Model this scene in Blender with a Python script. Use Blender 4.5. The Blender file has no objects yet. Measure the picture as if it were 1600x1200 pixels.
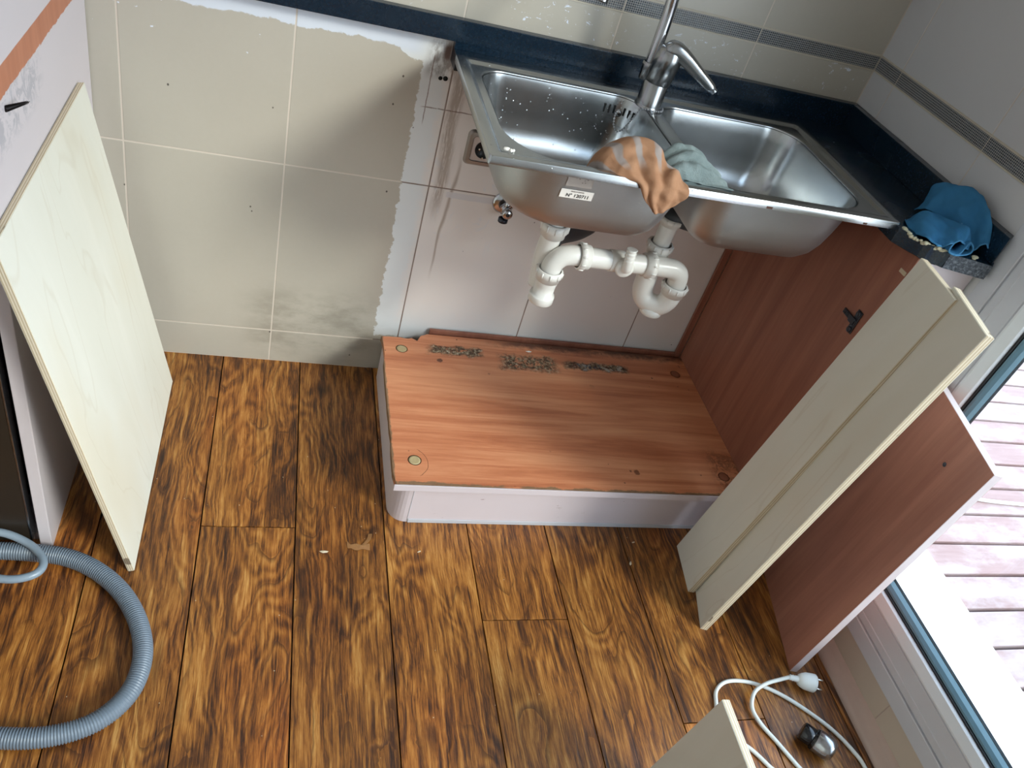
import bpy, bmesh, math, random
from mathutils import Vector, Matrix, noise as mnoise
random.seed(7)
S = bpy.context.scene
COL = S.collection
PI = math.pi

# ------------------------------------------------------------------ camera
cam_d = bpy.data.cameras.new('camera')
cam = bpy.data.objects.new('camera', cam_d); COL.objects.link(cam)
cam_d.sensor_fit = 'HORIZONTAL'; cam_d.sensor_width = 36.0
cam_d.lens = 36.0 * 1242.86 / 1600.0
cam_d.clip_start = 0.02; cam_d.clip_end = 60
def cam_rot(pitch, yaw, roll):
    return (Matrix.Rotation(math.radians(yaw), 4, 'Z') @ Matrix.Rotation(math.radians(90 + pitch), 4, 'X')
            @ Matrix.Rotation(math.radians(roll), 4, 'Z'))
cam.matrix_world = Matrix.Translation((0.7389, -1.6388, 1.3923)) @ cam_rot(-38.523, -22.315, 18.763)
S.camera = cam

# ------------------------------------------------------------------ light
S.view_settings.view_transform = 'Standard'
S.view_settings.look = 'None'
S.view_settings.gamma = 1.0
S.view_settings.use_curve_mapping = False
S.view_settings.exposure = 1.25
S.cycles.use_denoising = True
S.cycles.max_bounces = 10
S.cycles.diffuse_bounces = 6
S.cycles.transparent_max_bounces = 12
S.cycles.sample_clamp_indirect = 6.0

world = bpy.data.worlds.new('world'); S.world = world; world.use_nodes = True
wn = world.node_tree.nodes; wl = world.node_tree.links
bg = wn['Background']
geo = wn.new('ShaderNodeTexCoord'); sep = wn.new('ShaderNodeSeparateXYZ'); rmp = wn.new('ShaderNodeValToRGB')
wl.new(geo.outputs['Generated'], sep.inputs[0]); wl.new(sep.outputs['Z'], rmp.inputs[0]); wl.new(rmp.outputs[0], bg.inputs[0])
rmp.color_ramp.elements[0].position = 0.0; rmp.color_ramp.elements[0].color = (0.80, 0.84, 0.88, 1)
rmp.color_ramp.elements[1].position = 0.7; rmp.color_ramp.elements[1].color = (0.62, 0.78, 1.0, 1)
bg.inputs[1].default_value = 2.7

# low hazy sun: a wide soft disc coming in through the door from the front right
sun_d = bpy.data.lights.new('sun', 'SUN'); sun_d.energy = 1.45; sun_d.angle = math.radians(15); sun_d.color = (1.0, 0.94, 0.84)
sun = bpy.data.objects.new('sun', sun_d); COL.objects.link(sun)
sun.rotation_euler = Vector((-1.0, 1.0, -0.95)).to_track_quat('-Z', 'Y').to_euler()

def portal(name, loc, rot, sx, sy):
    d = bpy.data.lights.new(name, 'AREA'); d.shape = 'RECTANGLE'; d.size = sx; d.size_y = sy
    d.cycles.is_portal = True
    o = bpy.data.objects.new(name, d); COL.objects.link(o); o.location = loc; o.rotation_euler = rot
portal('door_portal', (2.13, -1.80, 1.30), (0, PI / 2, 0), 2.5, 2.5)     # faces -X

# ------------------------------------------------------------------ node helpers
class NT:
    def __init__(s, name):
        s.m = bpy.data.materials.new(name); s.m.use_nodes = True
        s.t = s.m.node_tree; s.n = s.t.nodes; s.l = s.t.links
        s.b = s.n['Principled BSDF']; s.out = s.n['Material Output']
    def new(s, t, **kw):
        x = s.n.new(t)
        for k, v in kw.items(): setattr(x, k, v)
        return x
    def lk(s, a, b): s.l.new(a, b)
    def inp(s, node, i, v):
        if v is None: return
        if hasattr(v, 'is_output') and v.is_output: s.lk(v, node.inputs[i])
        else: node.inputs[i].default_value = v
    def obj(s): return s.new('ShaderNodeTexCoord').outputs['Object']
    def mapv(s, v, scale=(1, 1, 1), loc=(0, 0, 0), rot=(0, 0, 0)):
        x = s.new('ShaderNodeMapping'); s.lk(v, x.inputs[0])
        x.inputs['Scale'].default_value = scale; x.inputs['Location'].default_value = loc; x.inputs['Rotation'].default_value = rot
        return x.outputs[0]
    def noise(s, v, scale=5, detail=4, rough=.5, dist=0, col=False):
        x = s.new('ShaderNodeTexNoise'); s.lk(v, x.inputs['Vector'])
        x.inputs['Scale'].default_value = scale; x.inputs['Detail'].default_value = detail
        x.inputs['Roughness'].default_value = rough; x.inputs['Distortion'].default_value = dist
        return x.outputs['Color' if col else 'Fac']
    def voro(s, v, scale=5, feature='F1', out='Distance', rnd=1.0):
        x = s.new('ShaderNodeTexVoronoi'); x.feature = feature; s.lk(v, x.inputs['Vector']); x.inputs['Scale'].default_value = scale
        x.inputs['Randomness'].default_value = rnd
        return x.outputs[out]
    def math(s, op, a, b=None, c=None, clamp=False):
        x = s.new('ShaderNodeMath', operation=op); x.use_clamp = clamp
        s.inp(x, 0, a); s.inp(x, 1, b); s.inp(x, 2, c)
        return x.outputs[0]
    def sep(s, v):
        x = s.new('ShaderNodeSeparateXYZ'); s.lk(v, x.inputs[0]); return x.outputs
    def comb(s, a, b, c):
        x = s.new('ShaderNodeCombineXYZ'); s.inp(x, 0, a); s.inp(x, 1, b); s.inp(x, 2, c); return x.outputs[0]
    def vadd(s, a, b):
        x = s.new('ShaderNodeVectorMath', operation='ADD'); s.inp(x, 0, a); s.inp(x, 1, b); return x.outputs[0]
    def vscale(s, a, k):
        x = s.new('ShaderNodeVectorMath', operation='SCALE'); s.inp(x, 0, a); x.inputs['Scale'].default_value = k; return x.outputs[0]
    def ramp(s, f, stops, interp='LINEAR'):
        x = s.new('ShaderNodeValToRGB'); s.lk(f, x.inputs[0]); cr = x.color_ramp; cr.interpolation = interp
        while len(cr.elements) < len(stops): cr.elements.new(0.5)
        for e, (p, c) in zip(cr.elements, stops):
            e.position = p; e.color = (c if len(c) == 4 else (*c, 1)) if not isinstance(c, (int, float)) else (c, c, c, 1)
        return x.outputs[0]
    def mix(s, f, a, b, blend='MIX'):
        x = s.new('ShaderNodeMix', data_type='RGBA', blend_type=blend); x.clamp_factor = True
        s.inp(x, 0, f)
        for i, v in ((6, a), (7, b)):
            if isinstance(v, tuple) and len(v) == 3: v = (*v, 1)
            s.inp(x, i, v)
        return x.outputs[2]
    def step(s, v, e, w):            # smooth step rising at e with half-width w
        x = s.new('ShaderNodeMapRange', interpolation_type='SMOOTHSTEP'); s.inp(x, 0, v)
        x.inputs[1].default_value = e - w; x.inputs[2].default_value = e + w
        return x.outputs[0]
    def band(s, v, a, b, w):
        return s.math('MULTIPLY', s.step(v, a, w), s.math('SUBTRACT', 1.0, s.step(v, b, w)))
    def bump(s, h, strength=.3, dist=.01, prev=None):
        x = s.new('ShaderNodeBump'); s.lk(h, x.inputs['Height']); x.inputs['Strength'].default_value = strength
        x.inputs['Distance'].default_value = dist
        if prev is not None: s.lk(prev, x.inputs['Normal'])
        return x.outputs[0]
    def fin(s, col=None, rough=None, metal=None, normal=None, spec=None, coat=None):
        for k, v in (('Base Color', col), ('Roughness', rough), ('Metallic', metal), ('Normal', normal), ('Specular IOR Level', spec), ('Coat Weight', coat)):
            if v is None: continue
            if isinstance(v, tuple) and len(v) == 3: v = (*v, 1)
            s.inp(s.b, k, v)
        return s.m

def srgb(r, g, b):
    f = lambda c: (c / 255 / 12.92) if c / 255 <= .04045 else ((c / 255 + .055) / 1.055) ** 2.4
    return (f(r), f(g), f(b))

def simple(name, col, rough=.5, metal=0, var=.08, vscale=30, bump=0.0, spec=None):
    n = NT(name); o = n.obj(); f = n.noise(o, vscale, 5, .6)
    c = n.mix(f, tuple(x * (1 - var) for x in col), tuple(min(1, x * (1 + var)) for x in col))
    nr = n.bump(f, bump, .002) if bump else None
    return n.fin(c, rough, metal, nr, spec)

# ------------------------------------------------------------------ materials
def m_floor():
    n = NT('laminate_planks'); o = n.obj()
    at = n.new('ShaderNodeAttribute', attribute_name='plank'); off = at.outputs['Vector']
    ofs = n.vscale(off, 7.0)
    v = n.vadd(o, ofs)
    w = n.noise(n.mapv(v, (1, .45, 1)), 9.0, 3, .5, 0, True)
    w2 = n.vscale(n.vadd(w, (-.5, -.5, -.5)), .026)
    vw = n.vadd(v, w2)
    streak = n.noise(n.mapv(vw, (1, .030, 1)), 380, 4, .7)
    streak2 = n.noise(n.mapv(vw, (1, .055, 1)), 95, 6, .72, .15)
    blot = n.noise(n.mapv(vw, (1, .16, 1)), 13, 6, .66, .3)
    t = n.math('ADD', n.math('MULTIPLY', streak2, .62), n.math('MULTIPLY', streak, .50))
    t = n.math('ADD', t, n.math('MULTIPLY', n.math('SUBTRACT', blot, .5), .46))
    w3 = n.vscale(n.vadd(n.noise(n.mapv(v, (1, .6, 1)), 26, 3, .55, 0, True), (-.5, -.5, -.5)), .016)
    vr = n.vadd(vw, w3)
    cn = n.noise(n.mapv(n.vadd(vr, w2), (1, .24, 1)), 6.5, 2, .45)
    ring = n.math('MULTIPLY', n.math('SINE', n.math('MULTIPLY', cn, 150.0)), n.step(n.noise(v, 6, 2), .42, .12))
    t = n.math('ADD', t, n.math('MULTIPLY', ring, .045))
    col = n.ramp(t, [(.40, srgb(46, 25, 12)), (.48, srgb(86, 50, 21)), (.56, srgb(128, 79, 32)), (.64, srgb(160, 106, 48)), (.78, srgb(196, 148, 82))])
    red = n.step(n.noise(n.mapv(v, (1, .3, 1)), 4.3, 3, .5, 0), .63, .12)
    col = n.mix(n.math('MULTIPLY', red, .45), col, n.mix(1.0, col, (1.18, .66, .42), 'MULTIPLY'))
    sx = n.sep(off)
    col = n.mix(.5, col, n.mix(1.0, col, n.ramp(sx[0], [(0, (.62, .60, .58)), (.5, (1, 1, 1)), (1, (1.3, 1.25, 1.15))]), 'MULTIPLY'))
    # dark contour lines like hand-scraped hickory, and knots
    fr = n.math('FRACT', n.math('MULTIPLY', cn, 12.0))
    lines = n.math('SUBTRACT', 1.0, n.step(fr, .10, .10))
    lm = n.math('MULTIPLY', lines, n.step(n.noise(v, 7, 2), .44, .10))
    col = n.mix(n.math('MULTIPLY', lm, .62), col, srgb(54, 28, 12))
    kn = n.voro(n.vadd(n.mapv(v, (1, .50, 1)), n.vscale(w2, 1.2)), 3.3)
    knot = n.math('SUBTRACT', 1.0, n.step(kn, .030, .035))
    col = n.mix(n.math('MULTIPLY', knot, .85), col, srgb(30, 14, 8))
    h = n.math('ADD', n.math('MULTIPLY', t, .8), n.math('MULTIPLY', blot, .9))
    h = n.math('SUBTRACT', h, n.math('MULTIPLY', lm, .35))
    # pale dust and crumbs
    dv = n.voro(o, 60); dn = n.noise(o, 3, 2)
    dust = n.math('MULTIPLY', n.math('SUBTRACT', 1.0, n.step(dv, .07, .02)), n.step(n.voro(o, 60, out='Color'), .80, .02))
    col = n.mix(n.math('MULTIPLY', dust, .75), col, srgb(196, 180, 156))
    rough = n.ramp(t, [(.4, .46), (.75, .34)])
    return n.fin(col, rough, 0, n.bump(h, .38, .004), .5)

def m_tile(right=False):
    """glazed beige wall tile with the paint and dirt marks that stay on the wall"""
    n = NT('tile_right_lit' if right else 'tile_back'); o = n.obj(); s_ = n.sep(o)
    X, Y, Z = s_[0], s_[1], s_[2]
    cl = n.noise(o, 3.0, 4, .55)
    col = n.mix(cl, srgb(173, 167, 155), srgb(187, 181, 169))
    fine = n.noise(o, 90, 3, .6)
    col = n.mix(n.math('MULTIPLY', fine, .12), col, srgb(150, 140, 124))
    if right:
        col = n.mix(.75, col, srgb(202, 203, 208))  # same tile, paler and greyer in place of missing ambient light and haze
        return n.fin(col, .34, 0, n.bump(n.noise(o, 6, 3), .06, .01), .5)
    e1 = n.noise(n.mapv(o, (1, 1, 1)), 9, 6, .62)
    e2 = n.noise(n.mapv(o, (1, 1, 1), (3, 1, 7)), 42, 5, .7)
    jig = n.math('ADD', n.math('MULTIPLY', n.math('SUBTRACT', e1, .5), .045), n.math('MULTIPLY', n.math('SUBTRACT', e2, .5), .034))
    below = n.math('SUBTRACT', 1.0, n.step(Z, .885, .002))
    above_floor = n.step(n.math('ADD', Z, jig), .112, .003)
    pr = n.math('MULTIPLY', n.step(n.math('ADD', X, jig), 1.000, .0015), above_floor)       # painted field right
    notch = n.math('MULTIPLY', n.step(X, .955, .02), .02)
    zz = n.math('ADD', n.math('ADD', Z, n.math('MULTIPLY', jig, .55)), notch)
    pt = n.step(zz, .848, .0015)                                                              # white band on top
    pm = n.math('MULTIPLY', n.math('MAXIMUM', pr, pt), below)
    pc = n.mix(n.noise(o, 7, 4), srgb(222, 216, 211), srgb(228, 222, 218))
    whiter = n.math('MAXIMUM', n.math('SUBTRACT', 1.0, n.step(n.math('ADD', X, jig), 1.052, .012)), n.math('SUBTRACT', 1.0, n.step(n.math('ADD', Z, jig), .19, .06)))
    pc = n.mix(n.math('MULTIPLY', whiter, .75), pc, srgb(214, 220, 222))
    topw = n.math('MULTIPLY', n.step(Z, .84, .01), n.math('SUBTRACT', 1.0, n.step(X, .99, .02)))
    pc = n.mix(topw, pc, srgb(208, 214, 224))
    col = n.mix(pm, col, pc)
    # smears of thicker white plaster in the painted field
    sm = n.step(n.noise(n.mapv(o, (1, 1, .6)), 13, 5, .7, 1.2), .62, .06)
    smz = n.math('MULTIPLY', n.band(X, 1.06, 1.26, .03), n.band(Z, .40, .66, .04))
    col = n.mix(n.math('MULTIPLY', n.math('MULTIPLY', sm, smz), .6), col, srgb(214, 216, 220))
    # brown runs below the corner of the worktop
    jx = n.math('ADD', X, n.math('MULTIPLY', n.math('SUBTRACT', n.noise(n.mapv(o, (1, 1, .25)), 12, 3), .5), .05))
    run = n.band(jx, 1.072, 1.094, .007)
    rn = n.noise(n.mapv(o, (1, 1, .12)), 160, 4, .7)
    run = n.math('MULTIPLY', n.math('MULTIPLY', run, n.step(rn, .42, .12)), n.band(Z, .50, .84, .06))
    run2 = n.math('MULTIPLY', n.band(jx, 1.108, 1.114, .003), n.band(Z, .34, .62, .05))
    col = n.mix(n.math('MULTIPLY', n.math('MAXIMUM', run, run2), .6), col, srgb(128, 104, 78))
    crn = n.math('MULTIPLY', n.band(X, 1.012, 1.07, .015), n.band(Z, .80, .876, .012))
    cs = n.step(n.noise(n.mapv(o, (1, 1, .5)), 50, 5, .7), .47, .10)
    col = n.mix(n.math('MULTIPLY', n.math('MULTIPLY', crn, cs), .65), col, srgb(92, 76, 64))
    cgw = n.math('MULTIPLY', n.band(X, 1.038, 1.052, .004), n.band(Z, .838, .868, .006))
    col = n.mix(n.math('MULTIPLY', cgw, .8), col, srgb(84, 50, 34))
    # old score lines in the paint
    l1 = n.math('MULTIPLY', n.band(n.math('ADD', X, n.math('MULTIPLY', jig, .15)), 1.0195, 1.0215, .0008), n.band(Z, .70, .845, .01))
    l2 = n.math('MULTIPLY', n.band(n.math('ADD', Z, n.math('MULTIPLY', jig, .15)), .7325, .7350, .0009), n.math('MULTIPLY', n.band(X, 1.015, 1.155, .01), n.step(n.noise(o, 60, 3), .42, .06)))
    col = n.mix(n.math('MULTIPLY', n.math('MAXIMUM', l1, l2), .75), col, srgb(104, 74, 62))
    # pale tape strip on the grout line
    tape = n.math('MULTIPLY', n.band(X, 1.105, 1.235, .003), n.band(n.math('ADD', Z, n.math('MULTIPLY', jig, .2)), .531, .5465, .001))
    col = n.mix(n.math('MULTIPLY', tape, .85), col, srgb(210, 208, 210))
    # white flecks on bare tile above the worktop and near the top of the bare field
    fn_ = n.noise(n.mapv(o, (1, 1, 1.6)), 55, 4, .7, .8)
    zone = n.band(Z, .93, 1.0, .006)
    zx = n.step(n.noise(o, 6, 2), .50, .08)
    fl = n.math('MULTIPLY', n.math('MULTIPLY', n.step(fn_, .635, .015), zone), zx)
    zx2 = n.band(Z, .77, .85, .02)
    fl2 = n.math('MULTIPLY', n.math('MULTIPLY', n.step(n.noise(n.mapv(o, (1, 1, 2.5)), 40, 4, .6), .70, .012), zx2), n.math('SUBTRACT', 1.0, n.step(X, .99, .01)))
    col = n.mix(n.math('MAXIMUM', fl, fl2), col, srgb(220, 226, 238))
    # grey grime low on the bare field
    g = n.math('MULTIPLY', n.math('MULTIPLY', n.band(X, .70, 1.0, .06), n.band(Z, .03, .22, .05)), n.step(n.noise(n.mapv(o, (.8, 1, 1.6)), 8, 5, .65), .50, .14))
    col = n.mix(n.math('MULTIPLY', g, .50), col, srgb(118, 112, 98))
    # black specks
    sp = n.math('MULTIPLY', n.math('SUBTRACT', 1.0, n.step(n.voro(n.mapv(o, (1, 1, .8)), 26), .052, .012)), n.step(n.voro(n.mapv(o, (1, 1, .8)), 26, out='Color'), .60, .01))
    lowb = n.math('MULTIPLY', sp, n.math('SUBTRACT', 1.0, n.step(Z, .92, .01)))
    col = n.mix(n.math('MULTIPLY', lowb, .85), col, srgb(40, 34, 30))
    rough = n.mix(pm, (.30, .30, .30, 1), (.62, .62, .62, 1))
    bp = n.bump(n.math('ADD', n.math('MULTIPLY', pm, 1.0), n.math('MULTIPLY', n.noise(o, 12, 4), .4)), .25, .0012)
    return n.fin(col, rough, 0, bp, .5)

def m_grout():
    n = NT('wall_grout'); o = n.obj(); s_ = n.sep(o)
    m = n.math('MULTIPLY', n.step(s_[0], 1.0, .002), n.math('SUBTRACT', 1.0, n.step(s_[2], .88, .002)))
    col = n.mix(m, n.mix(n.noise(o, 20, 3), srgb(196, 184, 170), srgb(212, 202, 190)), n.mix(n.noise(o, 20, 3), srgb(96, 76, 66), srgb(168, 152, 142)))
    return n.fin(col, .8)

def m_wood_red(name='cherry_laminate', axis='X', marks=False):
    n = NT(name); o = n.obj(); shaded = name != 'cherry_shelf'
    sc = {'X': (.06, 1, 1), 'Y': (1, .06, 1), 'Z': (1, 1, .06)}[axis]
    v = n.mapv(o, sc)
    a = n.noise(v, 26, 5, .6, .8); b = n.noise(v, 110, 4, .65); c = n.noise(n.mapv(o, tuple(.35 if q < 1 else 1 for q in sc)), 7, 3)
    t = n.math('ADD', n.math('MULTIPLY', a, .62), n.math('ADD', n.math('MULTIPLY', b, .22), n.math('MULTIPLY', c, .16)))
    col = n.ramp(t, [(.30, srgb(124, 76, 60)), (.45, srgb(138, 88, 70)), (.55, srgb(148, 96, 77)), (.70, srgb(162, 110, 88))] if name == 'cherry_panel_shaded' else [(.30, srgb(138, 88, 74)), (.45, srgb(152, 102, 86)), (.55, srgb(162, 110, 93)), (.70, srgb(174, 122, 102))] if shaded else [(.34, srgb(168, 98, 66)), (.46, srgb(198, 126, 88)), (.55, srgb(212, 144, 104)), (.66, srgb(224, 160, 118))])  # side panel and board: shelf cherry toned down for shade and haze
    rough = .42
    nr = n.bump(b, .04, .001)
    if marks:
        s_ = n.sep(o); X, Y = s_[0], s_[1]
        j = n.math('SUBTRACT', n.noise(o, 38, 5, .7), .5)
        jj = n.math('MULTIPLY', j, .06)
        up = n.math('GREATER_THAN', s_[2], .1478)
        # blistered, mouldy water damage along the back
        def patch(x0, x1, y0, y1, w=.012):
            return n.math('MULTIPLY', n.band(n.math('ADD', X, jj), x0, x1, w), n.band(n.math('ADD', Y, n.math('MULTIPLY', jj, .8)), y0, y1, w * .55))
        n1 = n.noise(o, 48, 7, .75, 1.2)
        p1 = n.math('MULTIPLY', patch(1.135, 1.27, -.098, -.064), n.step(n1, .41, .07))
        p2 = n.math('MULTIPLY', patch(1.32, 1.47, -.135, -.075, .02), n.step(n1, .455, .05))
        p3 = n.math('MULTIPLY', patch(1.50, 1.68, -.112, -.082), n.step(n1, .39, .06))
        pdirt = n.math('MAXIMUM', n.math('MAXIMUM', p1, p2), p3)
        dc = n.ramp(n.noise(o, 120, 5, .7), [(.38, srgb(26, 24, 22)), (.48, srgb(72, 66, 52)), (.58, srgb(150, 142, 116)), (.68, srgb(206, 202, 186))])
        col = n.mix(n.math('MULTIPLY', pdirt, .9), col, dc)
        blue = n.math('MULTIPLY', n.math('MULTIPLY', patch(1.53, 1.60, -.105, -.085, .008), n.step(n.noise(n.mapv(o, (2.4, 1, 1)), 70, 3), .5, .03)), .7)
        col = n.mix(blue, col, srgb(44, 62, 88))
        col = n.mix(n.math('MULTIPLY', patch(1.545, 1.665, -.108, -.086, .006), n.math('MULTIPLY', n.step(n.noise(o, 50, 4), .52, .04), .7)), col, srgb(186, 182, 172))
        back = n.math('MULTIPLY', n.math('MULTIPLY', n.step(n.math('ADD', Y, jj), -.042, .016), n.step(X, 1.32, .08)), n.step(n.noise(n.mapv(o, (.4, 1, 1)), 45, 4), .35, .16))
        col = n.mix(n.math('MULTIPLY', back, .85), col, srgb(48, 26, 24))
        # spots
        for sc2, th, r in ((34, .45, .085), (17, .72, .12)):
            sp = n.math('MULTIPLY', n.math('SUBTRACT', 1.0, n.step(n.math('ADD', n.voro(o, sc2), n.math('MULTIPLY', j, .45)), r, .02)), n.step(n.sep(n.voro(o, sc2, out='Color'))[1], th, .01))
            near = n.math('MAXIMUM', n.step(Y, -.16, .04), n.math('MULTIPLY', n.math('SUBTRACT', 1.0, n.step(Y, -.43, .05)), .8))
            col = n.mix(n.math('MULTIPLY', n.math('MULTIPLY', sp, near), .8), col, srgb(62, 36, 28))
        # chipped front edge, dirt in the corner by the side panel
        ch = n.math('MULTIPLY', n.math('SUBTRACT', 1.0, n.step(n.math('ADD', Y, n.math('MULTIPLY', jj, .35)), -.5335, .0022)), n.step(n.noise(n.mapv(o, (.6, 1, 1)), 16, 3), .38, .06))
        ch = n.math('MAXIMUM', ch, n.math('MULTIPLY', n.math('SUBTRACT', 1.0, n.step(n.math('ADD', n.math('ADD', Y, n.math('MULTIPLY', n.step(X, 1.16, .07), .009)), n.math('MULTIPLY', jj, .3)), -.5300, .0015)), n.step(n1, .40, .06)))
        ch = n.math('MAXIMUM', ch, n.math('SUBTRACT', 1.0, n.step(n.math('ADD', X, n.math('MULTIPLY', jj, .2)), 1.0155, .0015)))
        col = n.mix(n.math('MULTIPLY', ch, .85), col, n.mix(n1, srgb(50, 36, 26), srgb(150, 130, 100)))
        cd = n.math('MULTIPLY', n.band(X, 1.80, 1.90, .02), n.band(Y, -.60, -.40, .03))
        col = n.mix(n.math('MULTIPLY', n.math('MULTIPLY', cd, n.step(n1, .50, .05)), .55), col, srgb(70, 44, 38))
        # round crack by the front left cap
        r = n.math('SQRT', n.math('ADD', n.math('POWER', n.math('SUBTRACT', X, 1.045), 2), n.math('POWER', n.math('SUBTRACT', Y, -.475), 2)))
        cr = n.math('MULTIPLY', n.band(n.math('ADD', r, n.math('MULTIPLY', j, .006)), .0445, .046, .0006), n.step(X, 1.07, .004))
        col = n.mix(n.math('MULTIPLY', cr, .7), col, srgb(84, 44, 28))
        nr = n.bump(n.math('ADD', n.math('MULTIPLY', pdirt, n1), n.math('MULTIPLY', j, .12)), .7, .004)
        rough = n.mix(pdirt, (.40, .40, .40, 1), (.8, .8, .8, 1))
    return n.fin(col, rough, 0, nr, .45)

def m_whiteboard():
    n = NT('pale_board_face'); o = n.obj()
    v = n.mapv(o, (.9, 1, .22)); f = n.noise(v, 9, 5, .6, 1.2)
    w = n.math('ABSOLUTE', n.math('SUBTRACT', n.math('FRACT', n.math('MULTIPLY', n.noise(n.mapv(o, (1, 1, .28)), 5, 3, .5, .6), 6)), .5))
    vein = n.math('SUBTRACT', 1.0, n.step(w, .03, .03))
    col = n.mix(f, srgb(206, 204, 190), srgb(222, 220, 209))
    col = n.mix(n.math('MULTIPLY', vein, .16), col, srgb(176, 160, 132))
    yl = n.step(n.noise(n.mapv(o, (1, 1, .5)), 3.4, 3), .60, .12)
    col = n.mix(n.math('MULTIPLY', yl, .35), col, srgb(206, 190, 158))
    return n.fin(col, .5, 0, None, .4)

def m_ply():
    n = NT('plywood_edge'); at = n.new('ShaderNodeAttribute', attribute_name='ply').outputs['Fac']
    o = n.obj()
    w = n.math('SINE', n.math('MULTIPLY', n.math('ADD', at, n.math('MULTIPLY', n.noise(o, 14, 2), .10)), 2 * PI * 3.2))
    col = n.mix(n.math('ADD', n.math('MULTIPLY', w, .5), .5), srgb(186, 168, 138), srgb(226, 216, 194))
    dk = n.math('MULTIPLY', n.step(n.noise(n.mapv(o, (1, 1, .6)), 22, 3), .66, .02), .8)
    col = n.mix(dk, col, srgb(84, 66, 48))
    col = n.mix(n.math('MULTIPLY', n.noise(o, 130, 3), .2), col, srgb(120, 100, 78))
    return n.fin(col, .75)

def m_granite():
    n = NT('black_granite'); o = n.obj()
    v = n.voro(o, 420, out='Color'); s1 = n.step(n.sep(v)[0], .88, .02)
    f = n.noise(o, 160, 4, .7)
    col = n.mix(f, srgb(10, 26, 39), srgb(14, 34, 50))
    col = n.mix(n.math('MULTIPLY', s1, .10), col, srgb(70, 84, 98))
    dust = n.math('MULTIPLY', n.math('SUBTRACT', 1.0, n.step(n.voro(o, 34), .05, .012)), n.step(n.voro(o, 34, out='Color'), .80, .01))
    col = n.mix(dust, col, srgb(190, 196, 204))
    rough = n.ramp(n.noise(o, 8, 4), [(.3, .18), (.7, .30)])
    return n.fin(col, rough, 0, None, .5)

def m_granite_raw():
    n = NT('sawn_granite'); o = n.obj(); f = n.noise(o, 210, 5, .75)
    col = n.ramp(f, [(.34, srgb(30, 34, 40)), (.52, srgb(74, 80, 88)), (.72, srgb(140, 146, 152))])
    return n.fin(col, .7, 0, n.bump(f, .3, .0015))

def m_mosaic(right=False):
    n = NT('mosaic_right' if right else 'mosaic_back'); s_ = n.sep(n.obj()); a = s_[1] if right else s_[0]; Z = s_[2]
    P = .0046
    fx = n.math('ABSOLUTE', n.math('SUBTRACT', n.math('FRACT', n.math('DIVIDE', n.math('ADD', a, 10), P)), .5))
    fz = n.math('ABSOLUTE', n.math('SUBTRACT', n.math('FRACT', n.math('DIVIDE', n.math('SUBTRACT', Z, 1.0012), P * .92)), .5))
    m = n.math('MAXIMUM', fx, fz)
    g = n.step(m, .37, .05)
    idx = n.comb(n.math('FLOOR', n.math('DIVIDE', n.math('ADD', a, 10), P)), n.math('FLOOR', n.math('DIVIDE', n.math('SUBTRACT', Z, 1.0012), P * .92)), 0)
    wn_ = n.new('ShaderNodeTexWhiteNoise'); n.lk(idx, wn_.inputs['Vector'])
    cell = n.mix(wn_.outputs['Value'], srgb(38, 44, 52), srgb(70, 80, 92))
    col = n.mix(g, cell, srgb(164, 162, 158))
    return n.fin(col, n.mix(g, (.22,) * 3 + (1,), (.7,) * 3 + (1,)), 0, n.bump(n.math('SUBTRACT', 1.0, g), .5, .0012))

def m_steel(name='brushed_steel', rough=.24, outer=False, axis=(1, 1, .06)):
    n = NT(name); o = n.obj()
    br = n.noise(n.mapv(o, axis), 160, 4, .6)
    sm = n.noise(o, 14, 5, .7)
    col = n.mix(sm, (.41, .43, .44), (.49, .51, .52))
    r = n.math('ADD', n.math('MULTIPLY', sm, .08), rough - .04)
    nr = n.bump(br, .035, .0006)
    if outer:
        sp = n.step(n.noise(n.mapv(o, (1, 1, 1.6)), 60, 6, .8), .60, .05)
        zone = n.step(n.noise(o, 5, 2), .5, .1)
        col = n.mix(n.math('MULTIPLY', n.math('MULTIPLY', sp, zone), .35), col, (.70, .68, .65))
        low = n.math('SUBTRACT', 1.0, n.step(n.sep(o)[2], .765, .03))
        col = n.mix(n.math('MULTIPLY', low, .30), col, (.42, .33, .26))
        r = n.math('ADD', r, n.math('MULTIPLY', sp, .12))
    else:
        dr = n.math('SUBTRACT', 1.0, n.step(n.voro(o, 110), .13, .05))
        dm = n.math('MULTIPLY', dr, n.math('MULTIPLY', n.step(n.voro(o, 110, out='Color'), .70, .01), n.math('SUBTRACT', 1.0, n.step(n.sep(o)[0], 1.45, .02))))
        nr = n.bump(dm, .8, .0010, nr)
    return n.fin(col, r, 1.0, nr)

def m_cloth(name, c1, c2, stripes=None, scale=900):
    n = NT(name); o = n.obj()
    f = n.noise(o, scale, 3, .6); g = n.noise(o, 40, 4, .6)
    col = n.mix(g, c1, c2)
    if stripes: # woven bands across
        at = n.new('ShaderNodeAttribute', attribute_name='cu').outputs['Fac']
        w = n.step(n.math('SINE', n.math('ADD', n.math('MULTIPLY', at, 30), n.math('MULTIPLY', g, 1.2))), .35, .35)
        av = n.new('ShaderNodeAttribute', attribute_name='cv').outputs['Fac']
        w = n.math('MULTIPLY', w, n.math('SUBTRACT', 1.0, n.step(av, .50, .07)))
        col = n.mix(n.math('MULTIPLY', w, .8), col, stripes)
    return n.fin(col, .95, 0, n.bump(f, .8, .0018), .15)

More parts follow.
